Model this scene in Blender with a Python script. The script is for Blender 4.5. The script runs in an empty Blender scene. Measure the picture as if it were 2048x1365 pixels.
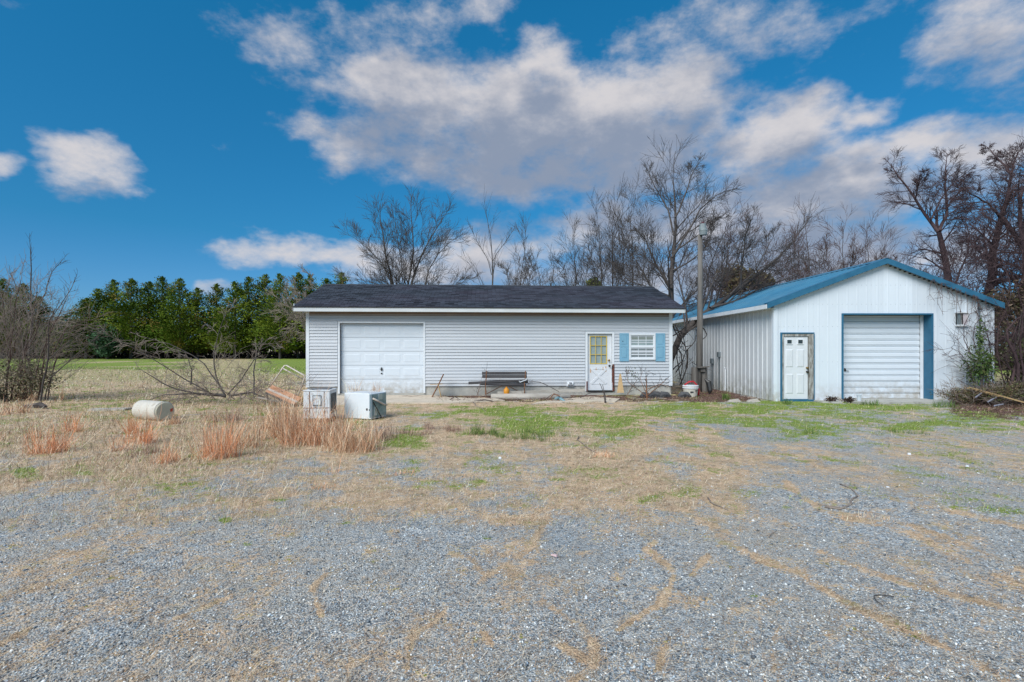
import bpy, math, random
import numpy as np
from math import radians as R, sin, cos, pi
random.seed(7); rng = np.random.default_rng(7)
sc = bpy.context.scene
COL = sc.collection

# ------------------------------------------------------------------ camera, world, sun, exposure
CZ, F, HY = 1.65, 1024.0, 698.0
cd = bpy.data.cameras.new('camera'); cam = bpy.data.objects.new('camera', cd); COL.objects.link(cam)
cam.location = (0, 0, CZ); cam.rotation_euler = (R(90), 0, 0)
cd.sensor_width = 36; cd.lens = 18; cd.shift_y = (HY - 682.5) / 2048; cd.clip_start = 0.1; cd.clip_end = 3000
sc.camera = cam
sc.view_settings.view_transform = 'Standard'; sc.view_settings.look = 'None'
sc.view_settings.exposure = 0.12; sc.view_settings.gamma = 1; sc.view_settings.use_curve_mapping = False
sc.render.engine = 'CYCLES'
sc.cycles.use_denoising = True; sc.cycles.denoiser = 'OPENIMAGEDENOISE'; sc.cycles.denoising_input_passes = 'RGB_ALBEDO_NORMAL'; sc.cycles.denoising_prefilter = 'NONE'
sc.cycles.max_bounces = 5; sc.cycles.diffuse_bounces = 3; sc.cycles.transparent_max_bounces = 8
SUN_EL, SUN_AZ = R(43), R(212)          # azimuth: compass from +Y clockwise -> behind the camera, a little left
sd = bpy.data.lights.new('sun', 'SUN'); sd.energy = 3.7; sd.angle = R(40); sd.color = (1, .965, .92)
so = bpy.data.objects.new('sun', sd); COL.objects.link(so)
so.rotation_euler = (R(90) - SUN_EL, 0, -SUN_AZ + pi)
SKY_STRENGTH = 0.12

def setup_world():
    w = bpy.data.worlds.new('World'); sc.world = w; w.use_nodes = True
    nt = w.node_tree; nt.nodes.clear(); N = nt.nodes; L = nt.links
    def M(tree, op, a, b=None, c=None, clamp=False):
        n = tree.nodes.new('ShaderNodeMath'); n.operation = op; n.use_clamp = clamp
        for i, v in enumerate((a, b, c)):
            if v is None: continue
            if isinstance(v, (int, float)): n.inputs[i].default_value = v
            else: tree.links.new(v, n.inputs[i])
        return n.outputs[0]
    # cloud field as a node group: direction + elevation offset -> density
    g = bpy.data.node_groups.new('cloud_field', 'ShaderNodeTree')
    g.interface.new_socket('dir', in_out='INPUT', socket_type='NodeSocketVector')
    g.interface.new_socket('lift', in_out='INPUT', socket_type='NodeSocketFloat')
    g.interface.new_socket('density', in_out='OUTPUT', socket_type='NodeSocketFloat')
    gi = g.nodes.new('NodeGroupInput'); go = g.nodes.new('NodeGroupOutput')
    sx = g.nodes.new('ShaderNodeSeparateXYZ'); g.links.new(gi.outputs[0], sx.inputs[0])
    az = M(g, 'ARCTAN2', sx.outputs[0], sx.outputs[1])
    el0 = M(g, 'ARCSINE', sx.outputs[2]); el = M(g, 'ADD', el0, gi.outputs[1])
    off = g.nodes.new('ShaderNodeCombineXYZ'); g.links.new(gi.outputs[1], off.inputs[2])
    dv = g.nodes.new('ShaderNodeVectorMath'); dv.operation = 'ADD'
    g.links.new(gi.outputs[0], dv.inputs[0]); g.links.new(off.outputs[0], dv.inputs[1])
    st = g.nodes.new('ShaderNodeVectorMath'); st.operation = 'MULTIPLY'; st.inputs[1].default_value = (1, 1, 1.7)
    g.links.new(dv.outputs[0], st.inputs[0])
    def noise(scale, det, rough, w4):
        n = g.nodes.new('ShaderNodeTexNoise'); n.noise_dimensions = '4D'
        n.inputs['Scale'].default_value = scale; n.inputs['Detail'].default_value = det
        n.inputs['Roughness'].default_value = rough; n.inputs['W'].default_value = w4
        g.links.new(st.outputs[0], n.inputs['Vector']); return n
    nw = noise(5.5, 4, .55, 3.1)
    sc2 = g.nodes.new('ShaderNodeSeparateColor'); g.links.new(nw.outputs['Color'], sc2.inputs[0])
    az2 = M(g, 'MULTIPLY_ADD', M(g, 'SUBTRACT', sc2.outputs[0], .5), .15, az)
    el2 = M(g, 'MULTIPLY_ADD', M(g, 'SUBTRACT', sc2.outputs[1], .5), .11, el)
    pos = g.nodes.new('ShaderNodeCombineXYZ'); g.links.new(az2, pos.inputs[0]); g.links.new(el2, pos.inputs[1])
    blobs = [  # px, py, rx, ry, weight
        (1000, 245, 300, 95, 1), (1280, 270, 220, 80, 1), (800, 175, 150, 50, 1), (960, 205, 180, 70, 1), (1095, 135, 80, 50, .9), (1150, 225, 220, 90, 1), (1300, 195, 160, 70, 1), (1410, 240, 100, 42, .9),
        (1080, 300, 280, 90, 1), (1050, 365, 230, 48, 1), (730, 300, 105, 55, .8), (860, 335, 150, 50, .85), (1260, 350, 190, 70, .95),
        (1500, 320, 120, 80, .95), (1590, 290, 95, 75, .9), (1600, 400, 240, 80, .95), (1840, 285, 150, 46, .95), (1960, 310, 160, 70, 1), (1700, 330, 160, 60, .8),
        (1780, 400, 200, 70, .9), (1960, 430, 160, 80, .8), (1300, 455, 330, 60, .95), (1600, 500, 360, 80, 1), (1850, 500, 260, 90, 1), (1150, 490, 180, 40, .7), (1450, 560, 350, 50, .9),
        (1960, 60, 150, 75, .55), (2010, 150, 110, 50, .4), (1290, 75, 60, 30, .2), (1500, 60, 110, 44, .05), (960, 10, 60, 28, .3), (740, 55, 140, 40, .1), (560, 80, 85, 40, .3), (560, 0, 100, 22, .1), (1700, 40, 120, 30, .1),
        (150, 335, 100, 62, .95), (205, 320, 70, 45, .8), (-10, 320, 46, 28, .7), (600, 515, 160, 34, .75), (960, 520, 140, 65, .85), (820, 525, 160, 45, .7),
        (1050, 560, 250, 45, .85), (420, 565, 46, 14, .7), (1730, 235, 60, 20, .6), (610, 250, 60, 26, .5),
    ]
    cur = None
    for px, py, rx, ry, wt in blobs:
        x = (px - 1024) / F; z = (HY - py) / F
        a = math.atan(x); e = math.atan(z / math.sqrt(1 + x * x))
        rxa = rx / F / (1 + x * x) * 1.12; rya = ry / F / math.sqrt(1 + x * x) * 1.15
        s = g.nodes.new('ShaderNodeVectorMath'); s.operation = 'SUBTRACT'; s.inputs[1].default_value = (a, e, 0); g.links.new(pos.outputs[0], s.inputs[0])
        m = g.nodes.new('ShaderNodeVectorMath'); m.operation = 'MULTIPLY'; m.inputs[1].default_value = (1 / rxa, 1 / rya, 0); g.links.new(s.outputs[0], m.inputs[0])
        l = g.nodes.new('ShaderNodeVectorMath'); l.operation = 'DOT_PRODUCT'; g.links.new(m.outputs[0], l.inputs[0]); g.links.new(m.outputs[0], l.inputs[1])
        v = M(g, 'MULTIPLY_ADD', l.outputs['Value'], -wt, wt)
        v = M(g, 'MAXIMUM', v, -.8)
        cur = v if cur is None else M(g, 'SMOOTH_MAX', cur, v, .35)
    # the rest of the dome carries ordinary scattered clouds
    nb = noise(1.6, 3, .5, 9.3)
    far = M(g, 'GREATER_THAN', M(g, 'ABSOLUTE', az), .86)
    far2 = M(g, 'GREATER_THAN', el0, .68); farm = M(g, 'MAXIMUM', far, far2)
    gen = M(g, 'MULTIPLY_ADD', M(g, 'SUBTRACT', nb.outputs['Fac'], .50), 5.0, 0.0)
    gen = M(g, 'MINIMUM', gen, .9)
    gen = M(g, 'MULTIPLY_ADD', farm, M(g, 'ADD', gen, .8), -.8)
    cur = M(g, 'MAXIMUM', cur, gen)
    nf = noise(7, 9, .62, .4)
    dens = M(g, 'MULTIPLY_ADD', M(g, 'SUBTRACT', nf.outputs['Fac'], .5), 2.7, cur)
    nh = noise(24, 8, .6, 5.7); dens = M(g, 'MULTIPLY_ADD', M(g, 'SUBTRACT', nh.outputs['Fac'], .5), 1.2, dens); dens = M(g, 'ADD', dens, -.14)
    g.links.new(dens, go.inputs[0])

    tc = N.new('ShaderNodeTexCoord')
    def field(lift):
        n = N.new('ShaderNodeGroup'); n.node_tree = g; L.new(tc.outputs['Generated'], n.inputs[0]); n.inputs[1].default_value = lift; return n.outputs[0]
    def ramp(v, a, b):
        n = N.new('ShaderNodeMapRange'); n.interpolation_type = 'SMOOTHSTEP'; n.inputs['From Min'].default_value = a; n.inputs['From Max'].default_value = b
        L.new(v, n.inputs['Value']); return n.outputs['Result']
    def mix(f, a, b):
        n = N.new('ShaderNodeMix'); n.data_type = 'RGBA'
        for i, v in ((0, f), (6, a), (7, b)):
            if isinstance(v, (int, float)): n.inputs[i].default_value = v
            elif isinstance(v, tuple): n.inputs[i].default_value = (*v, 1)
            else: L.new(v, n.inputs[i])
        return n.outputs[2]
    d0, d1 = field(0), field(.07)
    alpha = ramp(d0, -.28, .85)
    lit = ramp(d1, .95, -.55)
    k = 1 / SKY_STRENGTH
    sky = N.new('ShaderNodeTexSky'); sky.sky_type = 'NISHITA'; sky.sun_disc = False
    sky.sun_elevation = SUN_EL; sky.sun_rotation = SUN_AZ; sky.altitude = 50; sky.air_density = 1.0; sky.dust_density = .6; sky.ozone_density = 2.5
    tint = N.new('ShaderNodeMix'); tint.data_type = 'RGBA'; tint.blend_type = 'MULTIPLY'; tint.inputs[0].default_value = 1
    L.new(sky.outputs[0], tint.inputs[6])
    sxyz = N.new('ShaderNodeSeparateXYZ'); L.new(tc.outputs['Generated'], sxyz.inputs[0])
    tr_ = N.new('ShaderNodeMapRange'); tr_.inputs['From Min'].default_value = .02; tr_.inputs['From Max'].default_value = .55; L.new(sxyz.outputs[2], tr_.inputs['Value'])
    t2 = N.new('ShaderNodeMapRange'); t2.inputs['From Min'].default_value = -.02; t2.inputs['From Max'].default_value = .20; L.new(sxyz.outputs[2], t2.inputs['Value'])
    L.new(mix(t2.outputs['Result'], (.34, .60, 1.0), mix(tr_.outputs['Result'], (.15, .44, .66), (.09, .80, 1.03))), tint.inputs[7])
    cc = mix(lit, tuple(c * k for c in (.255, .30, .395)), tuple(c * k for c in (.64, .615, .625)))
    a2 = N.new('ShaderNodeMath'); a2.operation = 'MULTIPLY'; a2.inputs[1].default_value = .94; L.new(alpha, a2.inputs[0])
    out = mix(a2.outputs[0], tint.outputs[2], cc)
    bg = N.new('ShaderNodeBackground'); bg.inputs[1].default_value = SKY_STRENGTH; L.new(out, bg.inputs[0])
    wo = N.new('ShaderNodeOutputWorld'); L.new(bg.outputs[0], wo.inputs[0])
    w.cycles.sampling_method = 'MANUAL'; w.cycles.sample_map_resolution = 512
setup_world()

# ------------------------------------------------------------------ helpers
def P(px, py, Y): return ((px - 1024) / F * Y, Y, CZ + (HY - py) / F * Y)
def G(px, py): Y = CZ * F / (py - HY); return ((px - 1024) / F * Y, Y)

def vnoise(x, y, seed=0):
    r = np.random.default_rng(seed).random((256, 256))
    xi = np.floor(x).astype(int); yi = np.floor(y).astype(int); fx = x - xi; fy = y - yi
    fx = fx * fx * (3 - 2 * fx); fy = fy * fy * (3 - 2 * fy)
    a = r[xi & 255, yi & 255]; b = r[(xi + 1) & 255, yi & 255]; c = r[xi & 255, (yi + 1) & 255]; d = r[(xi + 1) & 255, (yi + 1) & 255]
    return (a * (1 - fx) + b * fx) * (1 - fy) + (c * (1 - fx) + d * fx) * fy
def fbm(x, y, seed=0, octv=4):
    s = 0; a = .5; t = 0
    for i in range(octv):
        s = s + a * vnoise(x * 2 ** i + 17 * i, y * 2 ** i + 31 * i, seed + i); t += a; a *= .5
    return s / t
def sstep(a, b, x): t = np.clip((x - a) / (b - a), 0, 1); return t * t * (3 - 2 * t)

def np_mesh(name, verts, faces, mats=(), cols=None, smooth=False, attrs=None):
    verts = np.asarray(verts, dtype=np.float32); faces = np.asarray(faces, dtype=np.int32)
    me = bpy.data.meshes.new(name); n, k = faces.shape
    me.vertices.add(len(verts)); me.vertices.foreach_set('co', verts.ravel())
    me.loops.add(n * k); me.loops.foreach_set('vertex_index', faces.ravel())
    me.polygons.add(n); me.polygons.foreach_set('loop_start', np.arange(0, n * k, k, dtype=np.int32))
    me.polygons.foreach_set('loop_total', np.full(n, k, dtype=np.int32))
    if smooth: me.polygons.foreach_set('use_smooth', np.ones(n, dtype=bool))
    me.update(calc_edges=True)
    if cols is not None:
        a = me.color_attributes.new('col', 'FLOAT_COLOR', 'POINT')
        c = np.ones((len(verts), 4), dtype=np.float32); c[:, :3] = cols; a.data.foreach_set('color', c.ravel())
    for key, v in (attrs or {}).items():
        a = me.attributes.new(key, 'FLOAT', 'POINT'); a.data.foreach_set('value', np.asarray(v, dtype=np.float32))
    for m in mats: me.materials.append(m)
    return me
def link(name, me, parent=None):
    o = bpy.data.objects.new(name, me); COL.objects.link(o)
    if parent is not None: o.parent = parent
    return o
def tag(o, label=None, cat=None, group=None, kind=None):
    if label: o['label'] = label
    if cat: o['category'] = cat
    if group: o['group'] = group
    if kind: o['kind'] = kind
    return o
def thing(name, label, cat, loc=(0, 0, 0), rz=0, group=None):
    o = bpy.data.objects.new(name, None); COL.objects.link(o); o.location = loc; o.rotation_euler = (0, 0, rz); o.empty_display_size = .2
    return tag(o, label, cat, group)

class MB:
    def __init__(s): s.v = []; s.f = []
    def add(s, vs, fs):
        b = len(s.v); s.v += [tuple(v) for v in vs]; s.f += [tuple(i + b for i in f) for f in fs]; return s
    def box(s, x0, x1, y0, y1, z0, z1):
        return s.add([(x, y, z) for z in (z0, z1) for x, y in ((x0, y0), (x1, y0), (x1, y1), (x0, y1))],
                     [(3, 2, 1, 0), (4, 5, 6, 7), (0, 1, 5, 4), (1, 2, 6, 5), (2, 3, 7, 6), (3, 0, 4, 7)])
    def hexa(s, p):   # 8 points: bottom four, top four
        return s.add(p, [(3, 2, 1, 0), (4, 5, 6, 7), (0, 1, 5, 4), (1, 2, 6, 5), (2, 3, 7, 6), (3, 0, 4, 7)])
    def prism(s, poly, axis, a, b):    # poly in the other two axes
        def pt(q, t): return (t, q[0], q[1]) if axis == 'x' else (q[0], t, q[1]) if axis == 'y' else (q[0], q[1], t)
        n = len(poly)
        return s.add([pt(q, a) for q in poly] + [pt(q, b) for q in poly],
                     [tuple(range(n - 1, -1, -1)), tuple(range(n, 2 * n))] + [(i, (i + 1) % n, n + (i + 1) % n, n + i) for i in range(n)])
    def tube(s, pts, r, n=6, cap=True):
        pts = np.array(pts, float); k = len(pts); rr = [r] * k if isinstance(r, (int, float)) else list(np.interp(np.linspace(0, 1, k), np.linspace(0, 1, len(r)), r))
        vs = []
        ref = np.array((.31, .17, .93))
        for i in range(k):
            t = pts[min(i + 1, k - 1)] - pts[max(i - 1, 0)]; t /= (np.linalg.norm(t) + 1e-9)
            if i == 0 and abs(t @ ref) > .9: ref = np.array((1., .1, .05))
            a = np.cross(t, ref); a /= np.linalg.norm(a) + 1e-9; b = np.cross(t, a)
            for j in range(n):
                th = 2 * pi * j / n; vs.append(tuple(pts[i] + rr[i] * (cos(th) * a + sin(th) * b)))
        fs = [(i * n + j, i * n + (j + 1) % n, (i + 1) * n + (j + 1) % n, (i + 1) * n + j) for i in range(k - 1) for j in range(n)]
        if cap: fs += [tuple(range(n - 1, -1, -1)), tuple((k - 1) * n + j for j in range(n))]
        return s.add(vs, fs)
    def build(s, name, m, parent=None, smooth=False, bevel=0, cols=None):
        me = bpy.data.meshes.new(name); me.from_pydata(s.v, [], s.f)
        if m is not None: me.materials.append(m)
        if smooth: me.polygons.foreach_set('use_smooth', [True] * len(me.polygons))
        if cols is not None:
            a = me.color_attributes.new('col', 'FLOAT_COLOR', 'POINT')
            c = np.ones((len(s.v), 4), dtype=np.float32); c[:, :3] = cols; a.data.foreach_set('color', c.ravel())
        o = link(name, me, parent)
        if bevel:
            b = o.modifiers.new('bevel', 'BEVEL'); b.width = bevel; b.segments = 2; b.limit_method = 'ANGLE'
        return o

# ------------------------------------------------------------------ materials
MATS = {}
def mat(name, col, rough=.7, col2=None, scale=6, amt=.5, bump=0, bscale=40, metallic=0, stretch=(1, 1, 1), dirt=None, dirt_scale=3, dirt_lo=.55, dirt_hi=.7, spec=.4, vcol=False, trans=0, lowdirt=None):
    m = bpy.data.materials.new(name); m.use_nodes = True; nt = m.node_tree; N = nt.nodes; L = nt.links
    bs = N['Principled BSDF']; bs.inputs['Roughness'].default_value = rough; bs.inputs['Metallic'].default_value = metallic
    bs.inputs['Specular IOR Level'].default_value = spec
    tc = N.new('ShaderNodeTexCoord'); mp = N.new('ShaderNodeMapping'); mp.inputs['Scale'].default_value = stretch
    oi = N.new('ShaderNodeObjectInfo'); om = N.new('ShaderNodeMath'); om.operation = 'MULTIPLY'; om.inputs[1].default_value = 60; L.new(oi.outputs['Random'], om.inputs[0])
    va = N.new('ShaderNodeVectorMath'); va.operation = 'ADD'; L.new(tc.outputs['Object'], va.inputs[0]); L.new(om.outputs[0], va.inputs[1]); L.new(va.outputs[0], mp.inputs[0])
    def noise(sc_, det=5, ro=.6):
        n = N.new('ShaderNodeTexNoise'); n.inputs['Scale'].default_value = sc_; n.inputs['Detail'].default_value = det; n.inputs['Roughness'].default_value = ro
        L.new(mp.outputs[0], n.inputs['Vector']); return n.outputs['Fac']
    def rng_(v, a, b, c=0, d=1):
        n = N.new('ShaderNodeMapRange'); n.inputs[1].default_value = a; n.inputs[2].default_value = b; n.inputs[3].default_value = c; n.inputs[4].default_value = d; L.new(v, n.inputs[0]); return n.outputs[0]
    def mix(f, a, b):
        n = N.new('ShaderNodeMix'); n.data_type = 'RGBA'
        for i, v in ((0, f), (6, a), (7, b)):
            if isinstance(v, tuple): n.inputs[i].default_value = (*v, 1)
            elif isinstance(v, (int, float)): n.inputs[i].default_value = v
            else: L.new(v, n.inputs[i])
        return n.outputs[2]
    if vcol:
        a = N.new('ShaderNodeAttribute'); a.attribute_name = 'col'; c = a.outputs['Color']
    else: c = tuple(col)
    if col2: c = mix(rng_(noise(scale), .35, .68, 0, amt), c, tuple(col2))
    if dirt: c = mix(rng_(noise(dirt_scale, 8, .7), dirt_lo, dirt_hi), c, tuple(dirt))
    if lowdirt:     # dirt splashed up the foot of a wall: (colour, height)
        ge = N.new('ShaderNodeNewGeometry'); s = N.new('ShaderNodeSeparateXYZ'); L.new(ge.outputs['Position'], s.inputs[0])
        h = rng_(s.outputs[2], lowdirt[1], 0, 0, 1); mm = N.new('ShaderNodeMath'); mm.operation = 'MULTIPLY'; mm.use_clamp = True
        L.new(h, mm.inputs[0]); L.new(rng_(noise(5, 6), .35, .65), mm.inputs[1]); c = mix(mm.outputs[0], c, tuple(lowdirt[0]))
    if not vcol and name in ('vinyl_siding', 'white_ribbed_metal_side', 'white_ribbed_metal_front', 'blue_metal_roof'):
        r1_ = rng_(oi.outputs['Random'], 0, 1, .93, 1.05); cx_ = N.new('ShaderNodeVectorMath'); cx_.operation = 'SCALE'; L.new(c, cx_.inputs[0]); L.new(r1_, cx_.inputs['Scale']); c = cx_.outputs[0]
    if isinstance(c, tuple): bs.inputs['Base Color'].default_value = (*c, 1)
    else: L.new(c, bs.inputs['Base Color'])
    if bump:
        b = N.new('ShaderNodeBump'); b.inputs['Strength'].default_value = bump; b.inputs['Distance'].default_value = .02
        L.new(noise(bscale, 6), b.inputs['Height']); L.new(b.outputs[0], bs.inputs['Normal'])
    if trans: bs.inputs['Transmission Weight'].default_value = trans
    MATS[name] = m; return m
siding = mat('vinyl_siding', (.53, .555, .585), .5, (.49, .51, .54), 3, .7, dirt=(.42, .41, .42), dirt_scale=1.3, dirt_lo=.60, dirt_hi=.85, lowdirt=((.38, .34, .30), .7), stretch=(.25, 1, 1))
white = mat('white_paint', (.72, .75, .78), .5, (.62, .65, .68), 5, .6, dirt=(.42, .40, .36), dirt_scale=2.5, dirt_lo=.60, dirt_hi=.9)
gdoor_m = mat('white_door_steel', (.66, .71, .76), .45, (.60, .65, .70), 2, .5, lowdirt=((.36, .32, .26), .8))
pdoor_m = mat('white_entry_door', (.68, .70, .73), .45, (.58, .60, .62), 4, .5, dirt=(.5, .3, .15), dirt_scale=5, dirt_lo=.68, dirt_hi=.8)
fascia_m = mat('painted_fascia', (.62, .65, .66), .6, (.5, .52, .52), 3, .8, dirt=(.3, .28, .25), dirt_scale=4, dirt_lo=.62, dirt_hi=.9, stretch=(.3, 1, 1))
soffit_shade_m = mat('soffit', (.24, .18, .14), .8, (.17, .13, .11), 3, .7)  # soffit brown, darkened so the band below carries the eave's shade
concrete = mat('old_concrete', (.46, .45, .41), .9, (.34, .33, .30), 4, .8, bump=.5, dirt=(.10, .09, .07), dirt_scale=3, dirt_lo=.52, dirt_hi=.8)
apron_m = mat('sandy_concrete', (.62, .53, .42), .9, (.50, .42, .33), 3, .9, bump=.5, bscale=30, dirt=(.20, .14, .10), dirt_scale=1.5, dirt_lo=.56, dirt_hi=.70)
bluesh = mat('blue_shutter_paint', (.20, .40, .53), .55, (.16, .33, .45), 5, .6)
bluetrim = mat('blue_trim_paint', (.022, .115, .205), .45, (.04, .165, .27), 4, .6)
blueroof = mat('blue_metal_roof', (.03, .145, .25), .42, (.06, .21, .32), 1.5, .8, dirt=(.10, .16, .2), dirt_scale=.8, dirt_lo=.5, dirt_hi=.85)
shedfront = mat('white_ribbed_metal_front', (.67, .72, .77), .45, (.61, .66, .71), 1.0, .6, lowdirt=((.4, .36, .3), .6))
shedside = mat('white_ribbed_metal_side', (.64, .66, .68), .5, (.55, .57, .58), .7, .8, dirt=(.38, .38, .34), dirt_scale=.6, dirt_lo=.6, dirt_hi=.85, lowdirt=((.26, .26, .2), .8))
dark_in = mat('dark_interior', (.02, .02, .022), .9)
glass = mat('window_glass', (.03, .04, .045), .06, spec=.8)
glass_c = mat('curtained_glass', (.30, .36, .36), .25, (.22, .28, .28), 3, .8, spec=.9)
glass_d = mat('dark_grey_glass', (.13, .16, .17), .15, (.2, .23, .24), 4, .8, spec=.9)  # darker grey base colour than the curtained panes
yellow = mat('yellow_muntin', (.62, .45, .10), .6)
brass = mat('brass', (.35, .22, .08), .35, metallic=.8)
black_m = mat('black_metal', (.02, .02, .02), .4)
rust = mat('rusty_metal', (.16, .07, .04), .8, (.28, .14, .07), 20, .8, bump=.2)
rotwood = mat('rotten_painted_wood', (.45, .45, .43), .85, (.10, .08, .06), 14, 1.0, stretch=(1, 1, .25), bump=.5)
oldwood = mat('weathered_grey_wood', (.19, .175, .16), .9, (.085, .075, .068), 8, .9, stretch=(1, 1, .12), bump=.6)
plank_m = mat('dark_bench_plank', (.035, .033, .036), .85, (.09, .085, .085), 10, .8, stretch=(.15, 1, 1), bump=.5)
logm = mat('grey_log', (.50, .46, .40), .9, (.33, .29, .25), 8, .8, stretch=(.3, 1, 1), bump=.6)
tanwood = mat('tan_wood', (.50, .34, .17), .8, (.36, .24, .12), 6, .8, bump=.2)
bark = mat('dark_bark', (.06, .05, .046), .95, (.11, .095, .088), 6, .8, bump=.4)
bark_g = mat('grey_bark', (.10, .088, .08), .95, (.055, .048, .045), 6, .8, bump=.4)
bark_p = mat('viny_dark_bark', (.055, .034, .038), .95, (.11, .07, .07), 6, .8, bump=.4)
twig_r = mat('reddish_twigs', (.085, .05, .046), .95, (.13, .09, .08), 3, .8)
twig_l = mat('pale_dry_twigs', (.30, .25, .21), .95, (.17, .13, .11), 3, .9)
leafm = mat('leaves', (.1, .1, .1), .85, vcol=True, spec=.12)
blade_m = mat('grass_blades', (.1, .1, .1), .75, vcol=True, spec=.2)
enamel = mat('white_enamel', (.68, .70, .72), .35, (.55, .57, .58), 5, .6, dirt=(.24, .13, .07), dirt_scale=7, dirt_lo=.54, dirt_hi=.68)
enamel2 = mat('clean_white_enamel', (.74, .77, .80), .35, (.66, .70, .73), 3, .5, dirt=(.35, .22, .12), dirt_scale=8, dirt_lo=.70, dirt_hi=.78)
steelblue = mat('bluish_steel', (.16, .26, .31), .35, (.4, .5, .55), 5, .7, metallic=.5)
plastic = mat('cream_tank', (.62, .58, .50), .5, (.5, .46, .39), 6, .6, dirt=(.35, .3, .22), dirt_scale=5, dirt_lo=.55, dirt_hi=.75)
red_m = mat('red_plastic', (.45, .02, .03), .4)
orange_m = mat('orange_board', (.55, .24, .11), .7, (.66, .42, .30), 10, .8)
orange_j = mat('orange_plastic', (.62, .25, .02), .5)
bluerag = mat('blue_rag', (.12, .25, .30), .9, (.3, .4, .42), 20, .8)
greymetal = mat('grey_metal', (.17, .20, .22), .5, (.1, .12, .13), 20, .6)
lampm = mat('lamp_housing', (.24, .28, .29), .5, (.16, .19, .2), 8, .7)
paletube = mat('pale_tube', (.66, .60, .54), .5, (.45, .34, .26), 12, .8)

# ------------------------------------------------------------------ ground
def polymask(px, py, pts, w):
    best = np.full(px.shape, 1e9)
    for (x0, y0), (x1, y1) in zip(pts[:-1], pts[1:]):
        dx, dy = x1 - x0, y1 - y0; t = np.clip(((px - x0) * dx + (py - y0) * dy) / (dx * dx + dy * dy), 0, 1)
        # ground foreshortening: a pixel up the picture is wider on the ground
        best = np.minimum(best, np.hypot(px - x0 - t * dx, (py - y0 - t * dy) * 1.5))
    return best / w
STREAKS = [([(1095, 1030), (1075, 1070), (1060, 1095), (1010, 1130), (975, 1150), (960, 1165)], 9), ([(1010, 1035), (1090, 1040)], 18), ([(905, 1102), (945, 1120), (965, 1145)], 7),
    ([(1240, 1255), (1290, 1225), (1325, 1212), (1352, 1150), (1332, 1128), (1295, 1100), (1312, 1085), (1280, 1065), (1250, 1050)], 8), ([(1325, 1212), (1330, 1195)], 14),
    ([(1085, 1205), (1130, 1235), (1165, 1250), (1190, 1290), (1190, 1330), (1140, 1362)], 12), ([(1415, 1108), (1390, 1150)], 9), ([(1120, 1290), (1190, 1330)], 12),
    ([(1395, 1045), (1460, 1090), (1520, 1120), (1600, 1150), (1680, 1200), (1780, 1250), (1900, 1300), (2010, 1362)], 10), ([(1440, 1085), (1470, 1080), (1400, 1040)], 10),
    ([(1570, 970), (1640, 1020), (1700, 1038), (1770, 1052), (1845, 1080)], 10), ([(1680, 1030), (1760, 1045)], 16), ([(1640, 1110), (1750, 1150), (1850, 1180), (2048, 1225)], 10),
    ([(1780, 1000), (1880, 1022), (1960, 1040), (2048, 1060)], 9), ([(1820, 1052), (1930, 1092), (2060, 1150)], 7), ([(1860, 1085), (1900, 1110), (2060, 1180)], 8),
    ([(210, 1128), (150, 1160), (60, 1190)], 7), ([(520, 1160), (470, 1195), (350, 1240)], 6), ([(890, 1215), (860, 1245), (825, 1265), (815, 1340)], 7), ([(650, 1150), (620, 1180), (640, 1230)], 6),
    ([(1500, 920), (1560, 900), (1640, 930)], 12), ([(1010, 860), (1100, 880)], 6), ([(1560, 1260), (1540, 1290), (1550, 1340)], 8), ([(1170, 895), (1230, 890)], 16), ([(1250, 880), (1330, 890)], 8),
    ([(700, 1330), (690, 1365)], 8), ([(0, 1290), (60, 1260)], 8), ([(980, 1290), (960, 1262)], 6), ([(1330, 1290), (1320, 1330)], 9)]
GREENS = [(1060, 852, 95, 26, 1), (990, 822, 110, 12, 1), (1215, 838, 110, 14, .9), (1240, 862, 70, 16, .7), (1360, 820, 120, 14, .9), (1120, 820, 40, 7, .6), (810, 888, 60, 16, .9), (830, 865, 30, 8, .9),
    (540, 822, 50, 9, .8), (1560, 815, 190, 12, .9), (1480, 840, 180, 14, .75), (1620, 860, 110, 16, .7), (1850, 852, 150, 14, .9), (1760, 812, 130, 12, .9), (1930, 835, 130, 12, .6), (1600, 880, 100, 10, .5),
    (1310, 995, 40, 10, .5), (1385, 985, 40, 14, .5), (455, 1045, 16, 6, .8), (555, 1008, 22, 6, .8), (340, 980, 14, 5, .7), (425, 982, 14, 5, .7), (60, 945, 40, 10, .8), (170, 945, 30, 6, .6),
    (985, 1070, 10, 4, .8), (870, 830, 60, 8, .8), (1930, 1000, 60, 24, .4), (2000, 1020, 60, 20, .5), (1570, 1015, 14, 4, .7), (690, 1045, 16, 5, .5), (20, 850, 70, 14, .5), (240, 835, 110, 12, .5), (700, 840, 90, 10, .6), (1500, 985, 60, 10, .35), (930, 855, 40, 7, .5), (1700, 830, 90, 8, .7),
    (1520, 1190, 10, 4, .8), (1850, 1280, 12, 5, .8), (500, 1090, 10, 4, .7), (1100, 960, 20, 5, .6), (960, 965, 14, 4, .6)]
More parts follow.
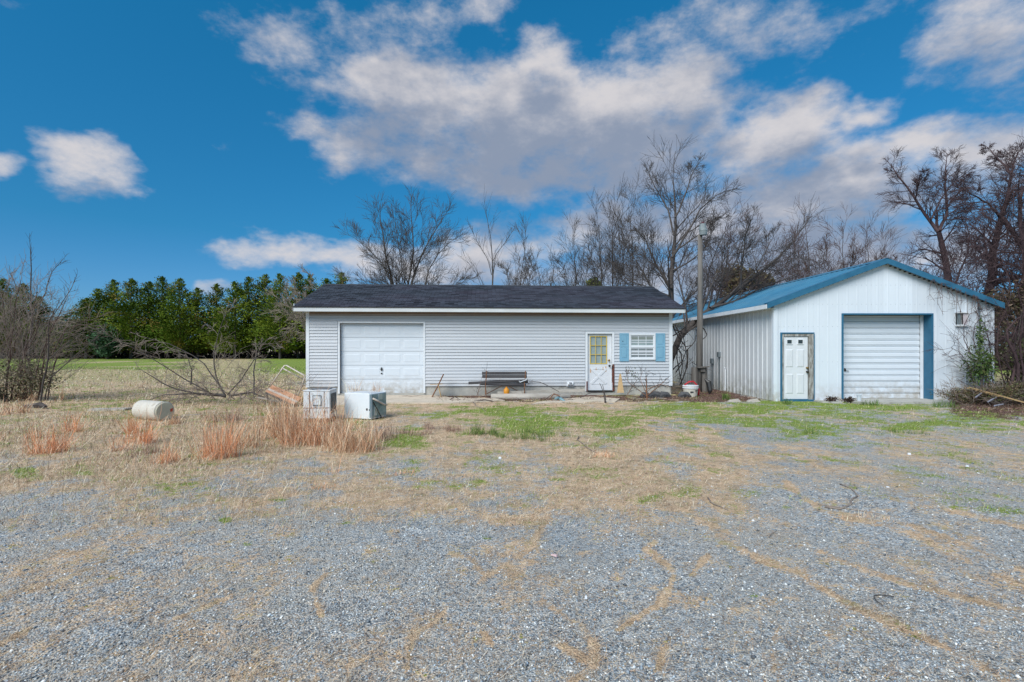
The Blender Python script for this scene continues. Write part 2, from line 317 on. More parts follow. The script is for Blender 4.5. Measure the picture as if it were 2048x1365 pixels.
def masks(X, Y):
    """straw, green, litter, dirt masks over the ground, in metres"""
    Yc = np.maximum(Y, 1.2); px = 1024 + X / Yc * F; py = HY + CZ * F / Yc
    wx = (fbm(X * 1.1, Y * 1.1, 11) - .5); wy = (fbm(X * 1.1, Y * 1.1, 15) - .5)
    n1 = fbm(X * .9, Y * .55, 3, 5); n2 = fbm(X * 4, Y * 4, 5, 4); n3 = fbm(X * 14, Y * 14, 8, 3); n4 = fbm(X * .35, Y * .2, 21, 3)
    sxx = px + wx * 60; syy = py + wy * 40
    # dry straw sheet: strong between py 820 and 1050, fading into gravel nearer
    lim = 1075 - 40 * sstep(900, 1500, px) - 70 * sstep(1300, 1900, px)
    sheet = sstep(0, 1, (lim + 70 - py + (n1 - .5) * 620 + (n2 - .5) * 200) / 300) * (1 - .25 * sstep(1300, 1700, px) * sstep(1000, 860, py))
    sheet *= sstep(.30, .56, n1 * .5 + n2 * .5 + .16 * sstep(1120, 900, py) * sstep(1500, 1200, px))
    sheet = np.maximum(sheet, .80 * sstep(1130 + (n1 - .5) * 420, 960 + (n1 - .5) * 420, py) * sstep(1480, 1250, px) * (.72 + .28 * sstep(.35, .5, n2)))
    gravelzone = sstep(1380, 1700, px) * sstep(890, 930, py) * .35; sheet *= 1 - gravelzone
    st = np.zeros_like(X)
    for pts, w in STREAKS:
        d = polymask(sxx * .3 + px * .7, syy * .3 + py * .7, pts, w * (.45 + n2 * 1.2)); st = np.maximum(st, sstep(1.2, .4, d) * (.62 + .38 * sstep(.38, .58, n2)) * (.75 + .25 * sstep(.4, .6, n3)))
    straw = np.clip(np.maximum(sheet * (.82 + .12 * sstep(1000, 900, py) * (px < 1450)), st), 0, 1); n6 = fbm(X * 6.5, Y * 6.5, 71, 4); straw = np.maximum(straw, .45 * sstep(.60, .72, n6)); straw = np.maximum(straw, .24 + .16 * sstep(.48, .62, n1) + .14 * sstep(1120, 900, py) * sstep(1300, 1500, px))
    gr = np.zeros_like(X)
    for cx, cy, rx, ry, wt in GREENS:
        d = np.hypot((sxx - cx) / rx, (syy - cy) / ry); gr = np.maximum(gr, wt * sstep(1.35, .35, d))
    gr = gr * sstep(.22, .46, n3 * .45 + n2 * .6)
    gr = np.maximum(gr, .75 * sstep(.50, .64, n2 * .6 + n1 * .4) * sstep(800, 815, py) * sstep(900, 850, py) * (px > 900))
    left = sstep(640, 560, px) * sstep(858, 800, py)
    gr = np.maximum(gr, left * sstep(.44, .58, n2 * .6 + n4 * .4) * .7)
    # far field: greener strip, grey-tan bands
    field = sstep(20, 28, Y)
    fgreen = sstep(30, 40, Y) * (.50 - .5 * sstep(330, 420, px) * sstep(560, 480, px)) * sstep(.25, .5, fbm(X * .12, Y * .08, 41, 3)) + sstep(18, 26, Y) * .4
    gr = np.maximum(gr * (1 - field), np.clip(fgreen, 0, 1) * field)
    straw = np.maximum(straw * (1 - field), field * .8); straw = np.maximum(straw, left * .75)
    # leaf litter along the house wall and between the buildings
    wall = sstep(15.5, 16.0, Y + (n1 - .5) * 1.0) * sstep(19.5, 18.5, Y) * sstep(-3.0, -2.2, X) * sstep(8.3, 7.9, X)
    litter = np.maximum(wall * sstep(.3, .5, n2), sstep(1330, 1400, px + (n2 - .5) * 60) * sstep(1530, 1440, px) * sstep(826, 808, py + (n2 - .5) * 20) * sstep(16.0, 16.3, Y + n2))
    litter = np.maximum(litter, sstep(1870, 1930, px) * sstep(850, 825, py + (n2 - .5) * 30) * sstep(30, 20, Y))
    litter = np.maximum(litter, .24 * sstep(.50, .66, n1 * .5 + n2 * .5) * sstep(1060, 960, py) * sstep(1500, 1300, px) * sstep(735, 760, py))
    gr = np.maximum(gr, .38 * sstep(.52, .66, fbm(X * 2.2, Y * 1.6, 61, 4)) * sstep(1060, 960, py) * sstep(740, 770, py))
    return straw, gr, litter, n1
def ground_mesh():
    nr, nc = 430, 600
    Yr = 2.0 * (150 / 2.0) ** (np.linspace(0, 1, nr)); t = np.linspace(-1.75, 1.75, nc)
    Yg, tg = np.meshgrid(Yr, t, indexing='ij'); X = tg * (Yg + .6); Y = Yg
    straw, gr, lit, n1 = masks(X, Y)
    z = (fbm(X * .5, Y * .5, 51) - .5) * .05 + (fbm(X * 3, Y * 3, 52) - .5) * .02 + (fbm(X * 12, Y * 12, 53) - .5) * .012 * (Y < 12) + straw * .008
    z *= sstep(15.9, 14.5, Y) * .8 + .2
    v = np.stack([X, Y, z], -1).reshape(-1, 3)
    i = np.arange(nr - 1)[:, None] * nc + np.arange(nc - 1)[None]; f = np.stack([i, i + 1, i + nc + 1, i + nc], -1).reshape(-1, 4)
    return v, f, dict(straw=straw.ravel(), green=gr.ravel(), litter=lit.ravel())
def ground_material():
    m = bpy.data.materials.new('gravel_and_straw_ground'); m.use_nodes = True; nt = m.node_tree; N = nt.nodes; L = nt.links
    bs = N['Principled BSDF']; bs.inputs['Roughness'].default_value = .95; bs.inputs['Specular IOR Level'].default_value = .15
    tc = N.new('ShaderNodeTexCoord'); O = tc.outputs['Object']
    def att(n): a = N.new('ShaderNodeAttribute'); a.attribute_name = n; return a.outputs['Fac']
    def noise(s, det=4, ro=.6, vec=O):
        n = N.new('ShaderNodeTexNoise'); n.inputs['Scale'].default_value = s; n.inputs['Detail'].default_value = det; n.inputs['Roughness'].default_value = ro; L.new(vec, n.inputs['Vector']); return n
    def vor(s):
        n = N.new('ShaderNodeTexVoronoi'); n.inputs['Scale'].default_value = s; L.new(O, n.inputs['Vector']); return n
    def mr(v, a, b, c=0, d=1):
        n = N.new('ShaderNodeMapRange'); n.inputs[1].default_value = a; n.inputs[2].default_value = b; n.inputs[3].default_value = c; n.inputs[4].default_value = d; L.new(v, n.inputs[0]); return n.outputs[0]
    def mix(f, a, b, bt='MIX'):
        n = N.new('ShaderNodeMix'); n.data_type = 'RGBA'; n.blend_type = bt
        for i, v in ((0, f), (6, a), (7, b)):
            if isinstance(v, tuple): n.inputs[i].default_value = (*v, 1)
            elif isinstance(v, (int, float)): n.inputs[i].default_value = v
            else: L.new(v, n.inputs[i])
        return n.outputs[2]
    def ma(op, a, b):
        n = N.new('ShaderNodeMath'); n.operation = op; n.use_clamp = True
        for i, v in enumerate((a, b)):
            if isinstance(v, (int, float)): n.inputs[i].default_value = v
            else: L.new(v, n.inputs[i])
        return n.outputs[0]
    def crv(v, stops):
        n = N.new('ShaderNodeValToRGB'); r = n.color_ramp; r.interpolation = 'LINEAR'
        while len(r.elements) > 1: r.elements.remove(r.elements[0])
        r.elements[0].position = stops[0][0]; r.elements[0].color = (*stops[0][1], 1)
        for p, c in stops[1:]: e = r.elements.new(p); e.color = (*c, 1)
        L.new(v, n.inputs[0]); return n.outputs[0]
    v1 = vor(75); v2 = vor(33)
    s1 = N.new('ShaderNodeSeparateColor'); L.new(v1.outputs['Color'], s1.inputs[0])
    s2 = N.new('ShaderNodeSeparateColor'); L.new(v2.outputs['Color'], s2.inputs[0])
    stops = [(0, (.05, .06, .07)), (.25, (.24, .285, .32)), (.5, (.43, .475, .50)), (.78, (.66, .68, .67)), (.92, (.60, .52, .42)), (1, (.95, .95, .90))]
    gv = mix(.45, crv(s1.outputs[0], stops), crv(s2.outputs[0], stops))
    gv = mix(mr(noise(.7, 4).outputs['Fac'], .4, .66, 0, .8), gv, (.47, .44, .385))
    gv = mix(mr(noise(.33, 3).outputs['Fac'], .5, .7, 0, .4), gv, (.22, .30, .37))
    gv = mix(mr(v1.outputs['Distance'], .45, .8, 0, .55), gv, (.06, .055, .05))
    # stretched fibre noise for straw
    nf = noise(60, 5, .75).outputs['Fac']; nf2 = noise(9, 5, .7).outputs['Fac']
    stw = crv(nf, [(.22, (.10, .07, .045)), (.38, (.46, .32, .19)), (.55, (.76, .55, .36)), (.8, (.92, .76, .56))])
    stw = mix(mr(nf2, .4, .7, 0, .5), stw, (.46, .29, .18)); m1_ = noise(1.7, 6, .7).outputs['Fac']; m2_ = noise(7, 6, .75).outputs['Fac']; stw = mix(mr(m1_, .46, .66, 0, .6), stw, (.30, .245, .175)); stw = mix(mr(m2_, .52, .66, 0, .75), stw, (.20, .15, .10)); stw = mix(mr(noise(2.9, 5, .7).outputs['Fac'], .54, .68, 0, .55), stw, (.26, .27, .10)); stw = mix(mr(m2_, .46, .34, 0, .5), stw, (.80, .68, .50))
    grc = crv(nf, [(.22, (.03, .05, .01)), (.45, (.15, .23, .03)), (.75, (.40, .48, .09))])
    grc = mix(mr(nf2, .45, .7, 0, .55), grc, (.40, .38, .14))
    ltc = crv(nf, [(.25, (.04, .022, .017)), (.5, (.15, .085, .065)), (.8, (.33, .23, .18))])
    br = noise(26, 6, .75).outputs['Fac']; br2 = noise(3.2, 5, .65).outputs['Fac']
    def edge(a, k=.9): # break the mask up with fine noise
        x = N.new('ShaderNodeMath'); x.operation = 'MULTIPLY_ADD'; L.new(br, x.inputs[0]); x.inputs[1].default_value = k * 2.2; L.new(a, x.inputs[2])
        y = N.new('ShaderNodeMath'); y.operation = 'MULTIPLY_ADD'; L.new(br2, y.inputs[0]); y.inputs[1].default_value = k * 1.7; L.new(x.outputs[0], y.inputs[2])
        return mr(y.outputs[0], .36 + k * 1.95, .62 + k * 1.95)
    c = mix(edge(att('straw')), gv, stw)
    c = mix(edge(att('litter')), c, ltc)
    c = mix(edge(att('green'), 1.1), c, grc)
    L.new(c, bs.inputs['Base Color'])
    b = N.new('ShaderNodeBump'); b.inputs['Strength'].default_value = .9; b.inputs['Distance'].default_value = .012
    hh = ma('SUBTRACT', 1.0, v1.outputs['Distance']); h2 = ma('MULTIPLY', br, .8); h3 = N.new('ShaderNodeMath'); h3.operation = 'ADD'; L.new(hh, h3.inputs[0]); L.new(h2, h3.inputs[1])
    L.new(h3.outputs[0], b.inputs['Height']); L.new(b.outputs[0], bs.inputs['Normal'])
    return m
gm = ground_material()
gv_, gf_, ga_ = ground_mesh()
ground = link('gravel_ground', np_mesh('gravel_ground', gv_, gf_, [gm], smooth=True, attrs=ga_)); tag(ground, kind='structure')
bg_ = np_mesh('field', [(-1500, -300, 0), (1500, -300, 0), (1500, 2500, 0), (-1500, 2500, 0)], [(0, 1, 2, 3)], [gm], attrs=dict(straw=[.6] * 4, green=[.35] * 4, litter=[0] * 4))
fo = link('field', bg_); fo.location.z = -.05; tag(fo, kind='structure')

# ------------------------------------------------------------------ scattered ground cover (real geometry, joined)
def sample_px(n, py0, py1, px0=-150, px1=2200, power=1.0):
    py = py0 + (py1 - py0) * rng.random(n) ** power; px = px0 + (px1 - px0) * rng.random(n)
    Y = CZ * F / (py - HY); X = (px - 1024) / F * Y; return X, Y
def blades(X, Y, Z0, length, width, lean, cols, curved=True, az=None):
    n = len(X); a = rng.random(n) * 2 * pi if az is None else az
    d = np.stack([np.cos(a) * np.sin(lean), np.sin(a) * np.sin(lean), np.cos(lean)], -1)
    base = np.stack([X, Y, Z0], -1); side = np.stack([-np.sin(a + .7), np.cos(a + .7), 0 * a], -1) * (width / 2)[:, None]
    # face blades partly to all directions
    mid = base + d * (length * .55)[:, None]; d2 = d.copy(); d2[:, 2] -= .55 * np.sin(lean) + .1 + .9 * rng.random(n) ** 2; d2[:, :2] += rng.normal(0, .28, (n, 2)); tip = mid + d2 * (length * .45)[:, None]
    tip[:, 2] = np.maximum(tip[:, 2], .004); mid[:, 2] = np.maximum(mid[:, 2], .006)
    v = np.stack([base - side, base + side, mid + side * .8, mid - side * .8, tip], 1).reshape(-1, 3)
    i = np.arange(n)[:, None] * 5
    f = np.concatenate([i + np.array([[0, 1, 2]]), i + np.array([[0, 2, 3]]), i + np.array([[3, 2, 4]])])
    return v, f, np.repeat(cols, 5, axis=0)
def gz(X, Y):
    straw = .0; z = (fbm(X * .5, Y * .5, 51) - .5) * .05 + (fbm(X * 3, Y * 3, 52) - .5) * .02
    return z * (sstep(15.9, 14.5, Y) * .8 + .2)
def jit(c, n, s=.25):
    c = np.array(c); k = 1 + (rng.random((n, 1)) - .5) * 2 * s; return np.clip(c * k * (1 + (rng.random((n, 3)) - .5) * .12), 0, 1)
def pick(cs, n, s=.25):
    cs = np.array(cs); return np.clip(cs[rng.integers(0, len(cs), n)] * (1 + (rng.random((n, 1)) - .5) * 2 * s), 0, 1)
inhouse = lambda X, Y: ((Y > 17.5) & (X > -7.2) & (X < 15.2) & (Y < 36)) | ((Y > 16.05) & (X > 8.2) & (X < 15.2) & (Y < 36)) | ((Y > 15.85) & (Y < 17.7) & (X > -6) & (X < -2.5))
# pebbles
n = 78000
X, Y = sample_px(n, 925, 1500, power=.8); st, gr, li, _ = masks(X, Y)
keep = rng.random(n) > (st * .93); X, Y = X[keep], Y[keep]; n = len(X)
s = (.0038 + .0075 * rng.random(n) ** 2.2) * (1 + .10 * np.maximum(Y - 3, 0)); s[rng.random(n) < .03] *= 1.6
base = np.array([(1, 0, 0), (-.5, .87, 0), (-.5, -.87, 0), (.1, .05, .75), (-.55, .1, .55), (0, 0, -.5)])
fidx = np.array([(0, 1, 3), (1, 4, 3), (4, 2, 3), (2, 0, 3), (1, 2, 4), (1, 0, 5), (2, 1, 5), (0, 2, 5)])
a = rng.random(n) * 2 * pi; asp = .6 + .6 * rng.random(n)
jb = base[None] * (1 + (rng.random((n, 6, 3)) - .5) * .6) * s[:, None, None]; jb[..., 1] *= asp[:, None]
vx = jb[..., 0] * np.cos(a)[:, None] - jb[..., 1] * np.sin(a)[:, None]; vy = jb[..., 0] * np.sin(a)[:, None] + jb[..., 1] * np.cos(a)[:, None]
z0 = gz(X, Y) + s * .25 + .002
v = np.stack([vx + X[:, None], vy + Y[:, None], jb[..., 2] * .8 + z0[:, None]], -1).reshape(-1, 3)
f = (np.arange(n)[:, None, None] * 6 + fidx[None]).reshape(-1, 3)
pc = pick([(.24, .29, .33), (.33, .38, .41), (.44, .48, .50), (.57, .60, .60), (.13, .155, .18), (.30, .34, .37), (.68, .69, .67), (.52, .46, .38), (.40, .38, .33), (.25, .31, .37), (.38, .44, .48)], n, .5)
pc[rng.random(n) < .02] = (.80, .80, .77); pc[rng.random(n) < .008] = (.42, .26, .16)
o = link('gravel_stones', np_mesh('gravel_stones', v, f, [leafm], cols=np.repeat(pc, 6, axis=0))); tag(o, 'loose blue grey crushed stone lying over the yard', kind='stuff')
print('pebbles', n)
# straw
n = 230000
X, Y = sample_px(n, 790, 1420, power=1.0); st, gr, li, _ = masks(X, Y); keep = (rng.random(n) < (st ** 1.6 * .95 + .008)) & ~inhouse(X, Y); X, Y, gr = X[keep], Y[keep], gr[keep]; n = len(X)
cols = pick([(.68, .52, .35), (.56, .41, .26), (.80, .68, .50), (.34, .23, .14), (.62, .42, .27), (.20, .13, .09)], n)
v, f, c = blades(X, Y, gz(X, Y) + .004, (.03 + .08 * rng.random(n)) * (1 + Y * .07), np.maximum(.0022, Y * .00055), 1.1 + .45 * rng.random(n), cols)
tag(link('dry_straw', np_mesh('dry_straw', v, f, [blade_m], cols=c)), 'flattened pale dry grass over the gravel', kind='stuff'); print('straw', n)
# upright dry grass in the rough left half and field
n = 190000
X, Y = sample_px(n, 737, 1060, -250, 2200); st, gr, li, n1_ = masks(X, Y); px = 1024 + X / Y * F; py = HY + CZ * F / Y
w = .45 * st * sstep(820, 860, py) * sstep(1500, 1300, px) + st * sstep(640, 560, px) * (.35 + .65 * (n1_ > .5)) * sstep(960, 900, py) + .25 * st * sstep(910, 840, py)
keep = (rng.random(n) < w) & ~inhouse(X, Y); X, Y, px = X[keep], Y[keep], px[keep]; n = len(X)
cols = pick([(.74, .60, .42), (.56, .42, .28), (.30, .21, .14), (.86, .76, .58), (.16, .11, .07), (.60, .37, .24), (.34, .38, .14), (.40, .34, .28)], n)
v, f, c = blades(X, Y, gz(X, Y), (.05 + .20 * rng.random(n) ** 2) * (.7 + Y * .035) * np.where(px > 640, .5, 1), np.maximum(.003, Y * .0006), .2 + 1.0 * rng.random(n), cols)
tag(link('dry_grass', np_mesh('dry_grass', v, f, [blade_m], cols=c)), 'rough tan dry grass across the field edge', kind='stuff'); print('dry', n)
# green grass
n = 190000
X, Y = sample_px(n, 735, 1300, -250, 2200, power=1.5); st, gr, li, _ = masks(X, Y); keep = (rng.random(n) < gr ** 1.5) & ~inhouse(X, Y); X, Y = X[keep], Y[keep]; n = len(X)
cols = pick([(.18, .29, .04), (.26, .36, .06), (.12, .22, .035), (.36, .43, .10), (.46, .46, .20), (.08, .16, .025)], n)
v, f, c = blades(X, Y, gz(X, Y), (.025 + .06 * rng.random(n)) * (.8 + Y * .03), np.maximum(.003, Y * .0007), .15 + 1.0 * rng.random(n), cols)
tag(link('green_grass', np_mesh('green_grass', v, f, [blade_m], cols=c)), 'short green grass in patches before the buildings', kind='stuff'); print('green', n)
# litter: small brown leaves and twig scraps
n = 130000
X, Y = sample_px(n, 784, 1040, 0, 2200, power=1.5); st, gr, li, _ = masks(X, Y); keep = (rng.random(n) < (li * (li > .45)) ** 1.5) & (~inhouse(X, Y) | ((X > 5.8) & (X < 8.2) & (Y < 21) & (Y > 17))); X, Y = X[keep], Y[keep]; n = len(X)
cols = pick([(.12, .06, .045), (.18, .10, .075), (.24, .15, .11), (.08, .045, .035), (.30, .21, .16)], n)
v, f, c = blades(X, Y, gz(X, Y) + .01 + .05 * rng.random(n) * (Y > 13), .05 + .10 * rng.random(n) ** 2, .012 + .02 * rng.random(n), 1.1 + .6 * rng.random(n), cols)
tag(link('leaf_litter', np_mesh('leaf_litter', v, f, [blade_m], cols=c)), 'reddish brown dead leaves along the walls', kind='stuff'); print('litter', n)

# ------------------------------------------------------------------ long garage building
HX, HYY = -7.07, 17.65; HA = math.atan2(.75, 12.8); HL = math.hypot(12.8, .75)
def hu(px): t = (px - 1024) / F; return (t * HYY - HX) / (cos(HA) - sin(HA) * t)
def hz(px, py, v=0): u = hu(px); return CZ + (HY - py) / F * (HYY + sin(HA) * u + v)
def hw(u, v, z): return (HX + cos(HA) * u - sin(HA) * v, HYY + sin(HA) * u + cos(HA) * v, z)
H = thing('garage_building', 'long low lavender grey clapboard building under a dark shingle roof', 'building', (HX, HYY, 0), HA)
WT, WB, DEP = 2.95, .35, 6.7
gu0, gu1, gz0, gz1 = hu(680), hu(847), .10, hz(760, 647)
du0, du1, dz0, dz1 = hu(1175), hu(1224), .15, hz(1200, 668)
wall = MB()
for u0, u1, z0, z1 in ((0, gu0, 0.35, WT), (gu1, du0, .35, WT), (du1, HL, .35, WT), (gu0, gu1, gz1, WT), (du0, du1, dz1, WT)): wall.box(u0, u1, 0, .14, z0, z1)
wall.box(0, .14, .14, DEP, .35, WT); wall.box(HL - .14, HL, .14, DEP, .35, WT); wall.box(.14, HL - .14, DEP - .14, DEP, .35, WT)
for u in (0, HL - .14): wall.prism([(.02, WT), (DEP - .02, WT), (DEP / 2, WT + DEP / 2 * .33)], 'x', u, u + .14)
wall.build('wall', siding, H)
fd = MB()
for u0, u1 in ((0.01, gu0), (gu1, du0), (du1, HL - .01)): fd.box(u0, u1, .01, .2, 0, .35)
fd.box(du0, du1, .01, .2, 0, .15); fd.box(gu0, gu1, .01, .3, 0, .1); fd.box(.01, .2, .2, DEP, 0, .35); fd.box(HL - .2, HL - .01, .2, DEP, 0, .35)
fd.build('foundation', concrete, H)
# clapboards
pitch = .1083; ncs = 23
gt0, gt1 = hu(675), hu(849.5); dt0, dt1 = hu(1169.5), hu(1228)
meshes = {}
def plank(u0, u1):
    key = (round(u0, 3), round(u1, 3))
    if key not in meshes:
        m = MB(); m.prism([(0.002, 0.012), (-.010, .012), (-.010, 0), (-.029, 0), (-.030, .006), (-.016, .052), (-.020, .056), (-.003, pitch), (0.002, pitch)], 'x', u0, u1)
        me = bpy.data.meshes.new('siding_plank'); me.from_pydata(m.v, [], m.f); me.materials.append(siding); meshes[key] = me
    return meshes[key]
for i in range(ncs + 1):
    z = WB - .01 + i * pitch; h = z + pitch
    segs = [(.09, gt0), (gt1, dt0), (dt1, HL - .1)]
    if z > gz1 + .045: segs = [(.09, dt0), (dt1, HL - .1)]
    if z > dz1 + .05 and z <= gz1 + .045: segs = [(.09, gt0), (gt1, HL - .1)]
    if z > dz1 + .05 and z > gz1 + .045: segs = [(.09, hu(897) if i == ncs else hu(1013)), (hu(897) if i == ncs else hu(1013), HL - .1)] if i % 3 else [(.09, HL - .1)]
    if h > WT + .02: continue
    for u0, u1 in segs:
        o = link('siding_plank', plank(u0, u1), H); o.location = (0, -.001 + random.uniform(-.0015, .0015), z + random.uniform(-.001, .001))
for u0, u1 in ((-.025, .085), (HL - .095, HL + .025)):
    m = MB(); m.box(u0, u1, -.032, .09, WB - .03, WT); m.build('corner_trim', white, H)
# garage door with trim, sections and raised panels
def frame(m, u0, u1, z0, z1, t, y0, y1, bottom=False):
    m.box(u0 - t, u0, y0, y1, z0, z1 + t); m.box(u1, u1 + t, y0, y1, z0, z1 + t); m.box(u0, u1, y0, y1, z1, z1 + t)
    if bottom: m.box(u0 - t, u1 + t, y0 - .004, y1, z0 - t, z0)
m = MB(); frame(m, gu0, gu1, gz0, gz1, .065, -.035, .12); m.build('garage_door_trim', white, H, bevel=.004)
m = MB(); m.box(gu0, gu1, .155, .2, gz0, gz1); gd = m.build('garage_door', gdoor_m, H)
sh_ = (gz1 - gz0) / 5
for i in range(5):
    z0 = gz0 + i * sh_; m = MB(); m.box(gu0 + .005, gu1 - .005, .115, .15, z0 + .004, z0 + sh_ - .006); m.build('door_section', gdoor_m, gd, bevel=.004)
    for a_, b_ in ((687, 720), (727, 759), (767, 800), (806, 839)):
        ua, ub = hu(a_), hu(b_); za, zb = z0 + sh_ * .2, z0 + sh_ * .82
        m = MB(); e = .035
        m.hexa([(ua, .115, za), (ub, .115, za), (ub, .1149, zb), (ua, .1149, zb)] and
               [(ua, .1155, za), (ub, .1155, za), (ub - e, .109, za + e), (ua + e, .109, za + e), (ua, .1155, zb), (ub, .1155, zb), (ub - e, .109, zb - e), (ua + e, .109, zb - e)])
        m.build('raised_panel', gdoor_m, gd)
m = MB(); c = hu(762); zc = hz(762, 739)
m.box(c - .02, c + .02, .085, .1, zc - .06, zc + .06); m.box(c - .05, c + .05, .07, .085, zc - .012, zc + .012); m.box(c - .025, c + .025, .09, .11, zc - .17, zc - .13)
m.build('door_lock', black_m, gd)
# entry door
m = MB(); frame(m, du0, du1, dz0, dz1, .075, -.035, .12); m.build('door_frame', white, H, bevel=.004)
m = MB(); m.box(du1 + .003, du1 + .078, -.042, -.036, dz0 - .01, dz0 + .95); m.box(du0 - .05, du0 - .004, -.041, -.036, dz0, dz0 + .34); m.box(du1 - .012, du1 + .012, -.047, -.04, dz0 + .3, dz0 + .9)
m.build('rotten_jamb', mat('rot_red_wood', (.20, .06, .04), .9, (.03, .025, .02), 16, 1.0), H)
gx0, gx1, gzz0, gzz1 = hu(1181), hu(1214), hz(1198, 728), hz(1198, 673)
m = MB(); m.box(du0 + .005, gx0, .05, .094, dz0 + .02, dz1 - .005); m.box(gx1, du1 - .005, .05, .094, dz0 + .02, dz1 - .005)
m.box(gx0, gx1, .05, .094, dz0 + .02, gzz0); m.box(gx0, gx1, .05, .094, gzz1, dz1 - .005); dr = m.build('entry_door', pdoor_m, H)
m = MB(); m.box(du0, du1, -.03, .12, dz0 - .03, dz0 + .015); m.build('door_sill', black_m, dr)
bw = .028
for i in range(3):
    for j in range(3):
        w_ = (gx1 - gx0) / 3; h_ = (gzz1 - gzz0) / 3; m = MB(); m.box(gx0 + i * w_, gx0 + (i + 1) * w_, .075, .08, gzz0 + j * h_, gzz0 + (j + 1) * h_); m.build('pane', glass_c, dr)
for i in range(4):
    x = gx0 + (gx1 - gx0) * i / 3; z = gzz0 + (gzz1 - gzz0) * i / 3; t = bw * (1 if i in (0, 3) else .6)
    m = MB(); m.box(x - t / 2, x + t / 2, .036, .072, gzz0 - .01, gzz1 + .01); m.build('muntin', yellow, dr)
    m = MB(); m.box(gx0, gx1, .040, .070, z - t / 2, z + t / 2); m.build('muntin', yellow, dr)
cx0, cx1, cz0, cz1 = hu(1183), hu(1213), hz(1198, 768), hz(1198, 738)
m = MB()
def bar(m, p, q, w, y0, y1):
    d = np.array(q) - np.array(p); d = d / np.linalg.norm(d); nrm = np.array((-d[1], d[0])) * w / 2; p = np.array(p); q = np.array(q)
    pts = [p - nrm, q - nrm, q + nrm, p + nrm]; m.hexa([(pts[0][0], y0, pts[0][1]), (pts[1][0], y0, pts[1][1]), (pts[1][0], y1, pts[1][1]), (pts[0][0], y1, pts[0][1]),
        (pts[3][0], y0, pts[3][1]), (pts[2][0], y0, pts[2][1]), (pts[2][0], y1, pts[2][1]), (pts[3][0], y1, pts[3][1])])
bar(m, (cx0, cz0), (cx1, cz1), .075, .036, .05); bar(m, (cx0, cz1), (cx1, cz0), .075, .034, .0495)
mx, mz = (cx0 + cx1) / 2, (cz0 + cz1) / 2
bar(m, (cx0 + .04, cz1), (cx1 - .04, cz1), .02, .038, .051); bar(m, (cx0 + .04, cz0), (cx1 - .04, cz0), .02, .038, .051)
m.build('crossbuck', pdoor_m, dr)
rs = mat('rust_stain', (.52, .27, .12), .8, (.62, .5, .4), 8, .8)
m = MB(); m.box(hu(1180.5), hu(1183), .0475, .0492, hz(1181, 746), hz(1181, 738)); m.box(hu(1206), hu(1207.5), .0475, .0492, hz(1206, 742), hz(1206, 735)); m.box(hu(1211), hu(1213.5), .0475, .0492, hz(1212, 744), hz(1212, 733)); m.box(hu(1192), hu(1194), .0475, .0492, hz(1193, 741), hz(1193, 736)); m.build('rust_streak', rs, dr)
for (kx, ky, mm) in ((1218, 721, brass), (1219, 732, black_m)):
    u, z = hu(kx), hz(kx, ky); m = MB(); m.tube([(u, .05, z), (u, .02, z), (u, .015, z), (u, -.03, z), (u, -.035, z)], [.03, .03, .018, .038, .02], 12); m.build('door_knob', mm, dr, smooth=True)
# window
wu0, wu1, wz0, wz1 = hu(1260.5), hu(1307), hz(1283, 717), hz(1283, 671)
m = MB(); frame(m, wu0, wu1, wz0, wz1, .055, -.065, -.004, True); wn = m.build('window', white, H, bevel=.004)
mzz = (wz0 + wz1) / 2
m = MB(); m.box(wu0, wu1, -.02, -.012, wz0, mzz); m.build('pane', glass_d, wn)
m = MB(); m.box(wu0, wu1, -.026, -.018, mzz, wz1); m.build('pane', glass_c, wn)
m = MB(); m.box(wu0, wu1, -.055, -.03, mzz - .022, mzz + .022); m.build('sash_rail', white, wn)
for s0, s1 in ((wz0, mzz - .022), (mzz + .022, wz1)):
    m = MB(); frame(m, wu0 + .025, wu1 - .025, s0 + .025, s1 - .025, .025, -.045, -.028); m.box(wu0, wu1, -.045, -.028, s0, s0 + .024); m.build('sash', white, wn)
    for i in (1, 2):
        x = wu0 + (wu1 - wu0) * i / 3; m = MB(); m.box(x - .008, x + .008, -.036, -.028, s0 + .026, s1 - .026); m.build('muntin', white, wn)
    m = MB(); z = (s0 + s1) / 2; m.box(wu0 + .03, wu1 - .03, -.0375, -.0275, z - .008, z + .008); m.build('muntin', white, wn)
m = MB(); m.box(wu0 + .03, wu1 - .03, -.0295, -.0265, wz1 - .16, wz1 - .02); m.build('drawn_blind', mat('dim_blind', (.2, .23, .21), .9), wn)
for a_, b_ in ((1238.5, 1257), (1310.5, 1329.5)):
    u0, u1, z0, z1 = hu(a_), hu(b_), hz(1283, 723), hz(1283, 667); m = MB()
    t = .055; zm = z0 + (z1 - z0) * .55
    m.box(u0, u1, -.034, -.022, z0, z1); m.box(u0, u0 + t, -.048, -.034, z0, z1); m.box(u1 - t, u1, -.048, -.034, z0, z1)
    for za, zb in ((z0, z0 + .1), (zm - .04, zm + .04), (z1 - .06, z1)): m.box(u0 + t, u1 - t, -.047, -.034, za, zb)
    s_ = m.build('shutter', bluesh, H)
    for za, zb in ((z0 + .1, zm - .04), (zm + .04, z1 - .06)):
        m = MB(); e = .03; m.hexa([(u0 + t + .012, -.0342, za + .012), (u1 - t - .012, -.0342, za + .012), (u1 - t - e, -.044, za + e), (u0 + t + e, -.044, za + e), (u0 + t + .012, -.0342, zb - .012), (u1 - t - .012, -.0342, zb - .012), (u1 - t - e, -.044, zb - e), (u0 + t + e, -.044, zb - e)])
        m.build('raised_panel', bluesh, s_)
m = MB(); u, z = hu(1245), hz(1245, 683); m.tube([(u, -.045, z), (u, -.05, z)], .018, 8); m.build('shutter_hole', black_m, H)
